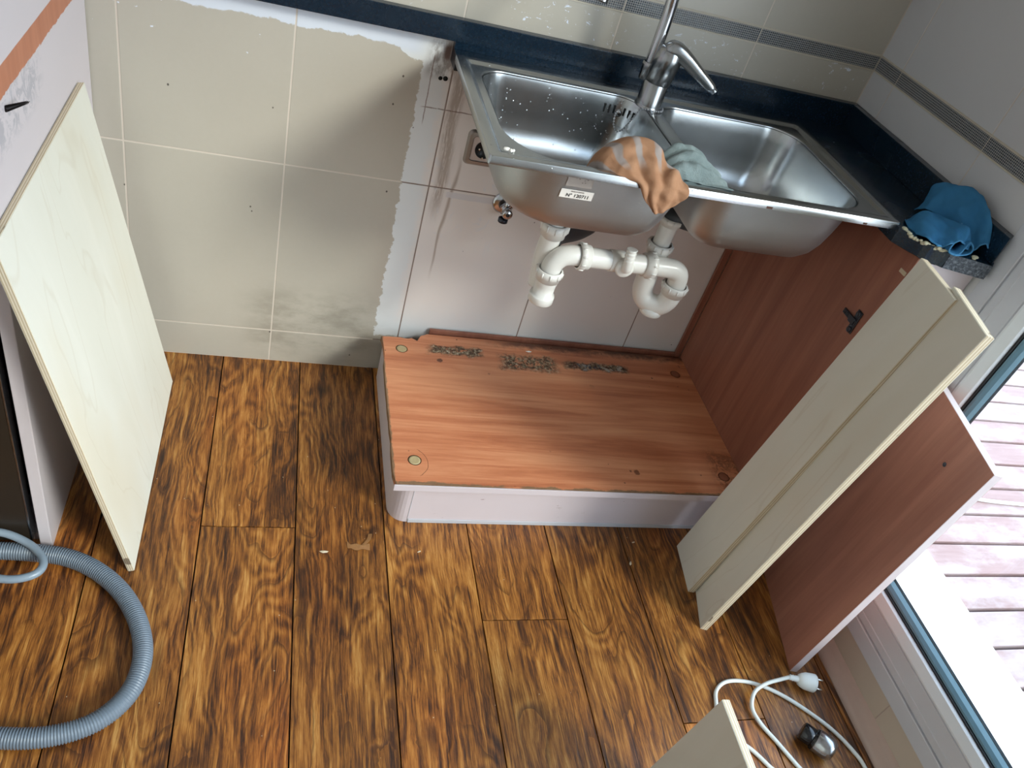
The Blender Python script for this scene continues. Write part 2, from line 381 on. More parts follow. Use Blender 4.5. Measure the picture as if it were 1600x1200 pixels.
def m_deck():
    n = NT('weathered_deck'); o = n.obj(); v = n.mapv(o, (.08, 1, 1)); f = n.noise(v, 60, 5, .7)
    at = n.new('ShaderNodeAttribute', attribute_name='plank').outputs['Vector']
    col = n.mix(f, srgb(112, 84, 80), srgb(150, 128, 126))
    wh = n.step(n.noise(n.vadd(n.mapv(o, (.5, 1, 1)), at), 9, 5, .7), .50, .1)
    col = n.mix(n.math('MULTIPLY', wh, .5), col, srgb(164, 154, 154))
    return n.fin(col, .75)

def m_painted(name, base, chips=None, stripe=False):
    n = NT(name); o = n.obj(); s_ = n.sep(o)
    f = n.noise(o, 4, 4)
    col = n.mix(f, tuple(c * .95 for c in base), tuple(min(1, c * 1.03) for c in base))
    if stripe:
        j = n.math('ADD', n.math('MULTIPLY', n.math('SUBTRACT', n.noise(o, 28, 6, .75), .5), .012), 0.0)
        jl = n.math('MULTIPLY', n.math('SUBTRACT', n.noise(n.mapv(o, (1, .7, 1)), 120, 4, .8), .5), .010)
        Z = s_[2]
        lowz = n.step(n.math('ADD', Z, n.math('ADD', j, jl)), .8455, .0008)
        upz = n.math('SUBTRACT', 1.0, n.step(n.math('ADD', Z, n.math('MULTIPLY', j, .15)), .8845, .0008))
        m = n.math('MULTIPLY', n.math('MULTIPLY', lowz, upz), n.step(s_[0], .3790, .0002))
        wv = n.noise(n.mapv(o, (1, 1, .1)), 60, 4, .6, .6)
        wood = n.mix(wv, srgb(162, 96, 68), srgb(196, 130, 98))
        sc_ = n.math('MULTIPLY', n.math('MULTIPLY', n.math('SUBTRACT', 1.0, n.step(s_[1], -.33, .04)), n.band(Z, .78, .846, .02)), n.step(n.noise(o, 34, 6, .75, 1), .52, .05))
        col = n.mix(n.math('MULTIPLY', sc_, .6), col, srgb(150, 150, 158))
        col = n.mix(m, col, wood)
    if chips:
        sc_ = n.step(n.noise(n.mapv(o, (.5, 1, 1)), 26, 5, .7), .70, .02)
        col = n.mix(n.math('MULTIPLY', sc_, .8), col, chips)
    return n.fin(col, .45, 0, None, .45)

MAT = dict(
    floor=m_floor(), tile=m_tile(), tile_r_lit=m_tile(True), mosaic=m_mosaic(), mosaic_r=m_mosaic(True),
    grout=m_grout(),
    grout_dark=simple('grout_shade', srgb(196, 188, 172), .8, 0, .1, 60),
    shelf=m_wood_red('cherry_shelf', 'X', True), cherry=m_wood_red('cherry_panel_shaded', 'Z'), cherry_hazed=m_wood_red('cherry_board', 'Z'),
    pale=m_whiteboard(), ply=m_ply(), granite=m_granite(), granite_raw=m_granite_raw(),
    steel=m_steel(), steel_out=m_steel('outer_steel', .46, True, (.06, 1, 1)), chrome=simple('chrome', (.50, .51, .53), .15, 1, .04),
    faucet=simple('satin_nickel', (.36, .37, .38), .24, 1, .06),
    drop=simple('water_drop', (.75, .80, .84), .06, .6, .02), gloss_black=simple('gloss_black', srgb(14, 15, 18), .16), black=simple('black_plastic', srgb(22, 22, 24), .4), pvc=simple('white_pvc', srgb(222, 220, 214), .28, 0, .03),
    dkpipe=simple('dark_grey_rubber', srgb(54, 58, 62), .5),
    pinkwhite=m_painted('pink_white_laminate', srgb(205, 194, 197), srgb(120, 84, 74)),
    tall=m_painted('tall_cabinet_paint', srgb(204, 196, 199), None, True),
    wallpaint=simple('wall_paint', srgb(226, 224, 218), .85, 0, .02), ceil=simple('ceiling_paint', srgb(236, 236, 232), .9, 0, .02),
    frame=simple('grey_white_frame', srgb(188, 190, 196), .35, 0, .02), bead=simple('glazing_bead', srgb(206, 210, 214), .35, 0, .02),
    gasket=simple('teal_gasket', srgb(84, 116, 130), .4, 0, .08), gasket_black=simple('gasket_black', srgb(18, 20, 24), .45),
    cove=simple('cove_skirting', srgb(178, 158, 146), .5, 0, .08, 12), sill_tile=simple('sill_tile', srgb(188, 174, 158), .42, 0, .06, 9),
    hose=simple('grey_hose', srgb(104, 116, 128), .42, 0, .06), thin_hose=simple('light_grey_hose', srgb(128, 142, 154), .35, 0, .04),
    cable=simple('white_cable', srgb(214, 218, 214), .4, 0, .02), plugw=simple('white_plug', srgb(226, 230, 228), .35, 0, .02),
    pin=simple('nickel_pin', (.6, .58, .54), .25, 1), cap=simple('beige_cap', srgb(176, 158, 118), .55, 0, .15, 200), redcap=simple('cherry_cap', srgb(150, 92, 66), .5),
    orange=m_cloth('terracotta_cloth', srgb(178, 138, 108), srgb(146, 102, 74), srgb(150, 146, 144)),
    greycloth=m_cloth('grey_green_cloth', srgb(92, 108, 110), srgb(146, 158, 156), None, 420),
    blue=m_cloth('blue_microfibre', srgb(54, 114, 158), srgb(66, 130, 174), None, 1100),
    bluehem=simple('blue_hem', srgb(72, 138, 182), .9), foam=simple('old_foam', srgb(190, 184, 156), .9, 0, .2, 90, .6),
    sticker=simple('paper_sticker', srgb(226, 220, 212), .6, 0, .02), ink=simple('ink', srgb(34, 32, 36), .6), greyink=simple('grey_ink', srgb(120, 112, 110), .7),
    oldsticker=simple('worn_sticker', srgb(170, 160, 152), .5, 0, .10, 80),
    hinge=simple('hinge_metal', srgb(66, 70, 78), .35, .8, .2, 120), oven=simple('dark_appliance', srgb(52, 44, 36), .32, .3, .08, 3),
    void=simple('black_gap', srgb(8, 8, 9), .8), deck=m_deck(), stone=simple('white_sill_stone', srgb(232, 232, 228), .7, 0, .04, 20),
    socketf=simple('socket_frame', srgb(150, 142, 134), .35, .5, .04), socketp=simple('socket_plate', srgb(198, 184, 178), .4, 0, .03),
    chipdark=simple('dark_recess', srgb(70, 42, 30), .8), chip=simple('peeled_chip', srgb(140, 98, 56), .7, 0, .25, 200), crumb=simple('crumb', srgb(200, 186, 160), .8, 0, .1), bead_m=simple('chain_steel', (.30, .31, .33), .3, .9),
    putty=simple('white_residue', srgb(226, 222, 214), .6), screw=simple('black_screw', srgb(28, 24, 24), .4, .7),
)
def m_glass():
    n = NT('window_glass'); n.n.remove(n.b)
    t = n.new('ShaderNodeBsdfTransparent'); t.inputs[0].default_value = (.93, .96, .96, 1)
    g = n.new('ShaderNodeBsdfGlossy'); g.inputs['Roughness'].default_value = .01
    lw = n.new('ShaderNodeLayerWeight'); lw.inputs[0].default_value = .5
    fr = n.new('ShaderNodeMath', operation='MULTIPLY_ADD'); n.lk(n.math('POWER', lw.outputs['Facing'], 5.0), fr.inputs[0]); fr.inputs[1].default_value = .92; fr.inputs[2].default_value = .04
    mx = n.new('ShaderNodeMixShader'); n.lk(fr.outputs[0], mx.inputs[0]); n.lk(t.outputs[0], mx.inputs[1]); n.lk(g.outputs[0], mx.inputs[2])
    n.lk(mx.outputs[0], n.out.inputs[0]); return n.m
MAT['glass'] = m_glass()

# ------------------------------------------------------------------ mesh helpers
class MB:
    def __init__(s): s.v = []; s.f = []; s.mi = []; s.sm = []; s.attr = {}
    def add(s, vs, fs, mi=0, smooth=False):
        b = len(s.v); s.v += [tuple(x) for x in vs]
        for f in fs: s.f.append(tuple(b + i for i in f)); s.mi.append(mi); s.sm.append(smooth)
        return b
    def box(s, lo, hi, bev=0.0, mi=0, M=None):
        x0, y0, z0 = lo; x1, y1, z1 = hi
        bm = bmesh.new(); bmesh.ops.create_cube(bm, size=1)
        for v in bm.verts: v.co = Vector(((x0 + x1) / 2 + v.co.x * (x1 - x0), (y0 + y1) / 2 + v.co.y * (y1 - y0), (z0 + z1) / 2 + v.co.z * (z1 - z0)))
        if bev > 0: bmesh.ops.bevel(bm, geom=bm.edges[:], offset=bev, segments=2, affect='EDGES', profile=.6)
        if M is not None: bmesh.ops.transform(bm, matrix=M, verts=bm.verts)
        bm.verts.index_update()
        s.add([v.co for v in bm.verts], [[v.index for v in f.verts] for f in bm.faces], mi); bm.free()
    def tube(s, pts, r, seg=16, caps=True, mi=0, smooth=True, closed=False):
        pts = [Vector(p) for p in pts]; rs = r if isinstance(r, (list, tuple)) else [r] * len(pts)
        n = len(pts); T = []
        for i in range(n):
            a = pts[(i - 1) % n] if closed else pts[max(i - 1, 0)]; b = pts[(i + 1) % n] if closed else pts[min(i + 1, n - 1)]
            t = b - a
            if t.length < 1e-9: t = T[-1] if T else Vector((0, 0, 1))
            T.append(t.normalized())
        u = T[0].orthogonal().normalized(); vs = []; fs = []
        for i in range(n):
            u = (u - T[i] * u.dot(T[i])).normalized(); w = T[i].cross(u)
            for k in range(seg):
                a = 2 * PI * k / seg; vs.append(pts[i] + (u * math.cos(a) + w * math.sin(a)) * rs[i])
        for i in range(n if closed else n - 1):
            for k in range(seg):
                a = i * seg + k; b = i * seg + (k + 1) % seg; j = ((i + 1) % n) * seg
                fs.append((a, b, j + (k + 1) % seg, j + k))
        b0 = s.add(vs, fs, mi, smooth)
        if caps and not closed:
            s.f.append(tuple(b0 + k for k in range(seg))[::-1]); s.mi.append(mi); s.sm.append(False)
            s.f.append(tuple(b0 + (n - 1) * seg + k for k in range(seg))); s.mi.append(mi); s.sm.append(False)
    def lathe(s, base, axis, prof, seg=32, mi=0, smooth=True):
        """prof: list of (distance along axis, radius)"""
        A = Vector(axis).normalized(); u = A.orthogonal().normalized(); w = A.cross(u); B = Vector(base)
        vs = []; fs = []
        for d, r in prof:
            for k in range(seg):
                a = 2 * PI * k / seg; vs.append(B + A * d + (u * math.cos(a) + w * math.sin(a)) * max(r, 1e-5))
        for i in range(len(prof) - 1):
            for k in range(seg):
                fs.append((i * seg + k, i * seg + (k + 1) % seg, (i + 1) * seg + (k + 1) % seg, (i + 1) * seg + k))
        s.add(vs, fs, mi, smooth)
    def sphere(s, c, r, mi=0, seg=12, sc=(1, 1, 1)):
        vs = []; fs = []
        R = seg // 2
        for i in range(R + 1):
            th = PI * i / R
            for k in range(seg):
                ph = 2 * PI * k / seg
                vs.append((c[0] + sc[0] * r * math.sin(th) * math.cos(ph), c[1] + sc[1] * r * math.sin(th) * math.sin(ph), c[2] + sc[2] * r * math.cos(th)))
        for i in range(R):
            for k in range(seg): fs.append((i * seg + k, (i + 1) * seg + k, (i + 1) * seg + (k + 1) % seg, i * seg + (k + 1) % seg))
        s.add(vs, fs, mi, True)
    def prism(s, poly, z0, z1, mi=0, bev=0.0):
        bm = bmesh.new(); vs = [bm.verts.new((x, y, z0)) for x, y in poly]; f = bm.faces.new(vs)
        r = bmesh.ops.extrude_face_region(bm, geom=[f]); bmesh.ops.translate(bm, vec=(0, 0, z1 - z0), verts=[g for g in r['geom'] if isinstance(g, bmesh.types.BMVert)])
        bmesh.ops.recalc_face_normals(bm, faces=bm.faces)
        if bev: bmesh.ops.bevel(bm, geom=bm.edges[:], offset=bev, segments=2, affect='EDGES', profile=.6)
        bm.verts.index_update(); s.add([v.co for v in bm.verts], [[v.index for v in f.verts] for f in bm.faces], mi); bm.free()
    def build(s, name, mats, parent=None, M=None, attrs=None, recalc=True, sharp=None):
        me = bpy.data.meshes.new(name); me.from_pydata(s.v, [], s.f)
        for m in (mats if isinstance(mats, (list, tuple)) else [mats]): me.materials.append(m if not isinstance(m, str) else MAT[m])
        me.polygons.foreach_set('material_index', s.mi); me.polygons.foreach_set('use_smooth', s.sm)
        if attrs:
            for an, vals in attrs.items():
                typ = 'FLOAT_VECTOR' if hasattr(vals[0], '__len__') else 'FLOAT'
                a = me.attributes.new(an, typ, 'POINT')
                a.data.foreach_set('vector' if typ == 'FLOAT_VECTOR' else 'value', [q for v in vals for q in v] if typ == 'FLOAT_VECTOR' else vals)
        me.update()
        if recalc:
            bm = bmesh.new(); bm.from_mesh(me); bmesh.ops.recalc_face_normals(bm, faces=bm.faces); bm.to_mesh(me); bm.free()
        if sharp is not None:
            me.set_sharp_from_angle(angle=sharp)
        o = bpy.data.objects.new(name, me); COL.objects.link(o)
        if M is not None: o.matrix_world = M
        if parent is not None:
            o.parent = parent; o.matrix_parent_inverse = Matrix.Translation(-parent.location) if M is None else Matrix.Identity(4)
        return o

def tag(o, label=None, cat=None, group=None, kind=None):
    if label: o['label'] = label
    if cat: o['category'] = cat
    if group: o['group'] = group
    if kind: o['kind'] = kind
    return o
def empty(name, loc, label, cat, group=None, M=None):
    o = bpy.data.objects.new(name, None); o.empty_display_size = .05; COL.objects.link(o)
    o.location = loc
    if M is not None: o.matrix_world = M
    return tag(o, label, cat, group)
def text_mesh(name, s, size, mat, M, parent, spacing=1.0):
    cu = bpy.data.curves.new(name, 'FONT'); cu.body = s; cu.size = size; cu.extrude = .00015; cu.align_x = 'CENTER'; cu.space_character = spacing
    t = bpy.data.objects.new('tmp', cu); COL.objects.link(t)
    dg = bpy.context.evaluated_depsgraph_get(); me = bpy.data.meshes.new_from_object(t.evaluated_get(dg)); bpy.data.objects.remove(t)
    me.materials.clear(); me.materials.append(MAT[mat]); me.transform(M)
    o = bpy.data.objects.new(name, me); COL.objects.link(o)
    o.parent = parent; o.matrix_parent_inverse = Matrix.Translation(-parent.location)
    return o
def crom(P, n):
    """Catmull-Rom through P, n samples per span"""
    P = [Vector(p) for p in P]; out = []
    for i in range(len(P) - 1):
        a = P[max(i - 1, 0)]; b = P[i]; c = P[i + 1]; d = P[min(i + 2, len(P) - 1)]
        for k in range(n):
            t = k / n
            out.append(.5 * ((2 * b) + (c - a) * t + (2 * a - 5 * b + 4 * c - d) * t * t + (3 * b - a - 3 * c + d) * t ** 3))
    out.append(P[-1]); return out

# ------------------------------------------------------------------ setting: floor
XR = 2.005; W = .316; X0 = .4307
PW = .1884; P0 = .6367
ends = {-1: [-1.37], 0: [-.541], 1: [-1.37], 2: [-1.37], 3: [-.770], 4: [-1.36], 5: [-1.007], 6: [-1.37], -2: [-1.36]}
fl = MB(); pv = []
L = 1.39
for k in range(-7, 8):
    xa = P0 + k * PW; xb = xa + PW
    if xa > XR: continue
    xb = min(xb, XR + .04)
    e = ends.get(k, [-.2 - (k * .37 % 1.0)])[0]
    ys = sorted({round(e + i * L, 4) for i in range(-4, 3)})
    for a, b in zip(ys, ys[1:]):
        a2 = max(a, -3.9); b2 = min(b, .03)
        if b2 - a2 < .02: continue
        n0 = len(fl.v); g = .0013
        fl.box((xa + g, a2 + g, -.010), (xb - g, b2 - g, 0), .0005)
        r = (random.random(), random.random(), random.random())
        if k == 2: r = (.75, .31, .9)
        if k == 1: r = (.30, r[1], r[2])
        if k == 0: r = (.6, r[1], r[2])
        pv += [r] * (len(fl.v) - n0)
n0 = len(fl.v); fl.box((-.8, -3.9, -.03), (XR + .04, .03, -.0102), 0, 1); pv += [(0, 0, 0)] * (len(fl.v) - n0)
tag(fl.build('floor', ['floor', 'void'], attrs={'plank': pv}), kind='structure')

# ------------------------------------------------------------------ back wall tiles
rows = [(0, .0983), (.0983, .5533), (.5533, 1.0012), (1.0351, 1.4831), (1.4831, 1.93), (1.93, 2.38), (2.38, 2.7)]
wb = MB(); g = .0011
def tiles(m, horiz, rng, rws, g=.0014):
    cols = horiz
    for a, b in zip(cols, cols[1:]):
        for z0, z1 in rws:
            if rng == 'back': m.box((a + g, -.0, z0 + g), (b - g, .012, z1 - g), .0012)
            else: m.box((XR, a + g, z0 + g), (XR + .012, b - g, z1 - g), .0012)
cols = [X0 + k * W for k in range(-4, 5)] + [XR]
tiles(wb, cols, 'back', rows)
for a, b in zip(cols, cols[1:]): wb.box((a + g, .0, 1.0012 + .0022), (b - g, .012, 1.0351 - .0030), .0006, 1)
wb.box((cols[0], .0006, 0), (XR + .012, .03, 2.7), 0, 2)
wb.box((cols[0] - .1, .03, -.03), (2.14, .12, 2.72), 0, 3)
tag(wb.build('wall_back', ['tile', 'mosaic', 'grout', 'wallpaint']), kind='structure')
# listel lips of the mosaic border
ln = MB()
for z in (1.0008, 1.0338):
    ln.box((cols[0], -.0016, z), (XR, .003, z + .0022), .0005)
    ln.box((XR - .0016, -.583, z), (XR + .003, 0, z + .0022), .0005)
tag(ln.build('trim_1', 'grout_dark'), kind='structure')

# right wall: tiled up to the door jamb, low tiled kerb under the door
YJ = -.585
wr = MB()
ycols = [0, -.0876, -.0876 - W, YJ]
for b, a in zip(ycols, ycols[1:]):
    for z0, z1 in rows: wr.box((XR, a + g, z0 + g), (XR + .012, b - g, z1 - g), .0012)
    wr.box((XR, a + g, 1.0034), (XR + .012, b - g, 1.0321), .0006, 1)
wr.box((XR + .0006, YJ, 0), (XR + .03, .03, 2.7), 0, 2)
wr.box((XR + .02, YJ, -.03), (2.14, .12, 2.72), 0, 3)
yk = [YJ, -.0876 - 2 * W, -.0876 - 3 * W, -.0876 - 4 * W, -.0876 - 5 * W, -.0876 - 6 * W, -.0876 - 7 * W, -.0876 - 8 * W, -2.9, -3.9]
yk = sorted(set(yk), reverse=True)
for b, a in zip(yk, yk[1:]): wr.box((XR, a + .0008, .020), (XR + .02, b - .0008, .0925), .0014, 4)
wr.box((XR + .001, -3.9, -.03), (2.14, YJ, .0915), 0, 5)
wr.box((XR, -3.9, 2.50), (2.14, YJ, 2.72), 0, 3)
wr.box((XR, -3.9, .09), (2.14, -3.05, 2.55), 0, 3)
tag(wr.build('wall_right', ['tile_r_lit', 'mosaic_r', 'grout', 'wallpaint', 'sill_tile', 'cove']), kind='structure')
# skirting cove under the door
cv = MB(); prof = [(XR - .034, 0), (XR - .034, .004), (XR - .030, .010), (XR - .024, .0145), (XR - .016, .017), (XR - .012, .0215), (XR - .006, .028), (XR + .001, .031), (XR + .001, 0)]
ny = 60; vs = []; fs = []
for i in range(ny + 1):
    y = YJ - .03 - i * (3.2 / ny)
    for j, (x, z) in enumerate(prof): vs.append((x + (.0012 * math.sin(i * 1.7 + j) if 0 < j < 6 else 0), y, z))
m_ = len(prof)
for i in range(ny):
    for j in range(m_): fs.append((i * m_ + j, i * m_ + (j + 1) % m_, (i + 1) * m_ + (j + 1) % m_, (i + 1) * m_ + j))
fs.append(tuple(range(m_))); fs.append(tuple(ny * m_ + j for j in range(m_))[::-1])
cv.add(vs, fs, 0, True)
tag(cv.build('baseboard_right', 'cove', sharp=.6), kind='structure')

# other walls and ceiling
o = MB(); o.box((-.95, -3.9, -.03), (-.83, .12, 2.72)); tag(o.build('wall_left', 'wallpaint'), kind='structure')
o = MB(); o.box((-.95, -3.95, 2.70), (2.14, .12, 2.78)); tag(o.build('ceiling', 'ceil'), kind='structure')
o = MB()
o.box((-.95, -3.92, -.03), (2.14, -3.80, 2.72))
tag(o.build('wall_front', 'wallpaint'), kind='structure')
def ring(m, prof, y0, y1, z0, z1, mi=0):
    """mitred frame around the opening y0..y1 (y0 nearer the back wall), z0..z1; prof = (inset, x)"""
    vs = []; fs = []; n = len(prof)
    for a, x in prof:
        vs += [(x, y0 - a, z0 + a), (x, y1 + a, z0 + a), (x, y1 + a, z1 - a), (x, y0 - a, z1 - a)]
    for i in range(n - 1):
        for k in range(4): fs.append((i * 4 + k, i * 4 + (k + 1) % 4, (i + 1) * 4 + (k + 1) % 4, (i + 1) * 4 + k))
    m.add(vs, fs, mi)
# glazed door on the right
YD0, YD1, ZD0, ZD1 = YJ, -3.05, .0925, 2.50
dr = empty('door_1', (2.06, -1.4, .09), None, None); dr['kind'] = 'structure'
m = MB(); ring(m, [(0, 2.11), (0, 2.001), (.0015, 1.9995), (.038, 1.9995), (.0395, 2.001), (.0395, 2.006), (.043, 2.006)], YD0, YD1, ZD0, ZD1); m.build('outer_frame', 'frame', dr, recalc=False)
m = MB(); ring(m, [(.043, 2.11), (.043, 2.004), (.0445, 2.0025), (.060, 2.0025), (.0615, 2.004), (.098, 2.0045), (.0995, 2.007), (.1015, 2.007), (.1025, 2.004)], YD0, YD1, ZD0, ZD1); m.build('door_sash', 'frame', dr, recalc=False)
m = MB(); ring(m, [(.1025, 2.004), (.106, 2.004), (.1245, 2.012), (.1265, 2.016), (.1265, 2.030)], YD0, YD1, ZD0, ZD1); m.build('glazing_bead', 'bead', dr, recalc=False)
m = MB(); ring(m, [(.1250, 2.020), (.1310, 2.020), (.1320, 2.024)], YD0, YD1, ZD0, ZD1, 1); ring(m, [(.1320, 2.024), (.1335, 2.022), (.1370, 2.024), (.1420, 2.030), (.1450, 2.040)], YD0, YD1, ZD0, ZD1); m.build('gasket', ['gasket', 'gasket_black'], dr, recalc=False)
m = MB(); ring(m, [(.1440, 2.050), (.128, 2.060), (.110, 2.075), (.043, 2.08), (.043, 2.115)], YD0, YD1, ZD0, ZD1); m.build('sash_back', 'frame', dr, recalc=False)
m = MB(); m.box((2.040, YD1 + .14, ZD0 + .14), (2.046, YD0 - .14, ZD1 - .14)); m.build('pane', 'glass', dr)

# outside
m = MB(); m.box((2.14, -4.5, -.06), (2.49, .9, -.004), .003); tag(m.build('trim_2', 'stone'), kind='structure')
m = MB(); pv = []
y = -.104 - 45 * .1075
while y < 1.6:
    n0 = len(m.v); m.box((2.491, y + .005, -.045), (5.2, y + .1025, -.020), .003); pv += [(random.random() * 5, random.random() * 5, 0)] * (len(m.v) - n0); y += .1075
n0 = len(m.v); m.box((2.48, -5, -.12), (5.2, 1.8, -.08), 0, 1); pv += [(0, 0, 0)] * (len(m.v) - n0)
tag(m.build('ground', ['deck', 'dkpipe'], attrs={'plank': pv}), kind='structure')
m = MB(); m.tube(crom([(2.80, -.350, -.014), (2.83, -.372, -.014), (2.99, -.386, -.014), (3.3, -.40, -.014), (3.7, -.36, -.014)], 8), .0055, 10)
tag(m.build('outdoor_cable', 'cable'), 'white cable lying across the sunlit deck boards outside the glass door', 'cable')

# ------------------------------------------------------------------ tall cabinet and appliance on the left
tc = empty('tall_cabinet', (.15, -.3, 0), 'pale pinkish tall cabinet at the left edge, unpainted brown stripe on its side', 'cabinet')
m = MB(); m.box((.360, -.600, .0), (.380, -.004, 2.15), .0015); m.build('side_panel', 'tall', tc)
m = MB(); m.box((-.26, -.600, .0), (-.242, -.004, 2.15), .0015); m.box((-.241, -.02, 0), (.359, -.006, 2.15)); m.box((-.241, -.58, 2.13), (.359, -.02, 2.15)); m.box((-.241, -.58, .95), (.359, -.02, .966)); m.box((-.241, -.58, .0), (.359, -.02, .02)); m.build('carcass', 'pinkwhite', tc)
m = MB(); m.box((-.238, -.60, .97), (.358, -.582, 2.148), .002); m.build('door', 'pinkwhite', tc)
ap = empty('built_in_appliance', (.05, -.3, .02), 'dark appliance front with a thin light edge, left of the pale cabinet side', 'appliance')
m = MB(); m.box((-.225, -.579, .03), (.320, -.06, .86), .003); m.build('body', 'void', ap)
m = MB(); m.box((-.23, -.600, .022), (.346, -.580, .87), .001); m.build('front', 'oven', ap)
m = MB(); m.box((.3465, -.6015, .022), (.3495, -.580, .87), .0008); m.build('edge_strip', 'faucet', ap)
m = MB(); sa = Vector((.3805, -.500, .829)); sb = Vector((.398, -.452, .822)); m.tube([sa, sa.lerp(sb, .6), sb], [.0026, .0024, .0005], 10)
for i in range(15):
    t = i / 16; c = sa.lerp(sb, t); m.lathe(c, sb - sa, [(0, .0018), (.0009, .0046 * (1 - t * .6)), (.0018, .0018)], 12)
tag(m.build('screw', 'screw'), 'black pointed screw sticking out of the pale cabinet side at the left edge', 'screw')

# ------------------------------------------------------------------ boards
def board(name, P, e, up, w, h, th, label, face='pale', edge='ply', group=None, extra=None, cat='board', chips=None):
    """P bottom corner; e along the bottom, up along the height, thickness behind the face (local y)"""
    e = Vector(e).normalized(); up = Vector(up); up = (up - e * up.dot(e)).normalized(); nb = up.cross(e).normalized()   # local y = behind
    M = Matrix(((e.x, nb.x, up.x, P[0]), (e.y, nb.y, up.y, P[1]), (e.z, nb.z, up.z, P[2]), (0, 0, 0, 1)))
    root = empty(name, P, label, cat, group, M)
    m = MB(); t1 = .0010
    m.box((0, t1, 0), (w, th - t1, h), 0.0004); a = [(v[1] / th) for v in m.v]
    m.build('core', edge, root, M=Matrix.Identity(4), attrs={'ply': a})
    m = MB(); m.box((.0006, 0, .0006), (w - .0006, t1 + .0002, h - .0006), .0004); m.build('front_face', face, root, M=Matrix.Identity(4))
    m = MB(); m.box((.0006, th - t1 - .0002, .0006), (w - .0006, th, h - .0006), .0004); m.build('back_face', face, root, M=Matrix.Identity(4))
    if extra: extra(root)
    return root
# wide pale panel leaning on the tall cabinet
board('plywood_panel', (.5185, -.110, .0), (0, -1, 0), (.394 - .530, 0, .70), .543, .722, .012,
      'large pale plywood panel leaning on the cabinet side at the left', group=None)
# long boards on the right
board('narrow_board', (1.7210, -.574, .0), (-.018, -.130, 0), (.116, -.017, .86), .131, .868, .016,
      'narrow pale board leaning by the worktop corner, the one nearer the sink')
board('narrow_board', (1.7345, -.660, .0), (-.0265, -.100, 0), (.104, -.010, .858), .144, .872, .016,
      'narrow pale board leaning between the other pale board and the brown panel')
def redx(root):
    m = MB(); m.lathe((.2435, -.0002, .579), (0, -1, 0), [(0, .0045), (.0012, .0042), (.0014, .0018), (.0009, .0005)], 16); m.build('screw_cap', 'hinge', root, M=Matrix.Identity(4))
import math as _m
board('brown_panel', (1.9473, -.578, .0), (-.056, -.262, 0), (.040, -.010, .64), .3355, .652, .018,
      'reddish brown laminate panel with white edges leaning on the glass door frame', face='cherry_hazed', edge='pinkwhite', extra=redx)
board('offcut_board', (1.443, -1.108, .0), (0, -1, 0), (.038, 0, .3), .42, .302, .0155,
      'pale plywood board standing at the bottom edge of the picture beside the plug', group=None)

# ------------------------------------------------------------------ sink base cabinet
cab = empty('sink_base_cabinet', (1.45, -.27, 0), 'stripped sink cabinet with water damaged brown bottom shelf and pale plinth', 'cabinet')
poly = [(1.012, -.046)]
rp = random.Random(3)
for i in range(1, 9): poly.append((1.012 + i * .0098, -.045 + rp.uniform(-.002, .002)))
poly += [(1.104, -.053), (1.111, -.038), (1.116, -.030), (1.124, -.027), (1.131, -.0215), (1.8725, -.0215), (1.8725, -.5385)]
for i in range(1, 30): poly.append((1.8725 - i * .0287, -.5385 + rp.uniform(-.0008, .0010)))
poly += [(1.0165, -.5385)]
for i in range(1, 16): poly.append((1.012 + rp.uniform(-.001, .0022) + (.003 if i in (13, 14) else 0), -.5385 + i * .0325))
m = MB(); m.prism(poly, .132, .148, 0, .0005); m.build('bottom_shelf', 'shelf', cab)
m = MB(); m.box((1.0125, -.5425, .131), (1.8725, -.5392, .1475), .0008); m.build('edge_strip', 'pinkwhite', cab)
m = MB()
# plinth: straight front, rounded corner, left return
pp = [(1.8725, -.518), (1.062, -.518)] + [(1.062 - .040 * math.sin(a), -.478 - .040 * math.cos(a)) for a in [i * PI / 2 / 8 for i in range(1, 9)]] + [(1.022, -.035)]
inn = [(1.034, -.035)] + [(1.062 - .028 * math.sin(a), -.478 - .028 * math.cos(a)) for a in [PI / 2 - i * PI / 2 / 8 for i in range(0, 8)]] + [(1.062, -.506), (1.8725, -.506)]
m.prism(pp + inn, .0, .1315, 0); o = m.build('plinth', 'pinkwhite', cab)
m = MB(); m.box((1.066, -.5205, .0), (1.8725, -.5182, .011), .0008); m.build('plinth_seal', 'frame', cab)
m = MB(); m.box((1.0640, -.5188, .002), (1.0652, -.5178, .131)); m.build('corner_joint', 'frame', cab)
m = MB(); m.box((1.873, -.553, .001), (1.889, -.014, .8385), .0006)
sp_ = m.build('side_panel', 'cherry', cab)
m = MB(); m.box((1.1395, -.0125, .0), (1.8545, -.0045, .1555), .0006); m.build('back_strip', 'cherry', cab)
m = MB(); m.box((1.8555, -.0125, .0), (1.8725, -.0035, .8385), .0006); m.build('back_strip', 'cherry', cab)
m = MB(); m.box((1.8905, -.568, .0), (2.000, -.554, .8385), .0008); m.build('filler_panel', 'pinkwhite', cab)
for x, y, mt in ((1.061, -.090, 'cap'), (1.061, -.469, 'cap'), (1.827, -.098, 'redcap'), (1.822, -.478, 'redcap')):
    m = MB(); m.lathe((x, y, .1475), (0, 0, 1), [(0, .0132), (.0012, .0128), (.0013, .009), (.0009, .006), (.0009, 0)], 28); m.build('screw_cap', mt, cab)
    m = MB(); m.lathe((x, y, .1476), (0, 0, 1), [(0, .0156), (.0004, .0150), (.0004, .0128)], 28); m.build('cap_recess', 'chipdark', cab)
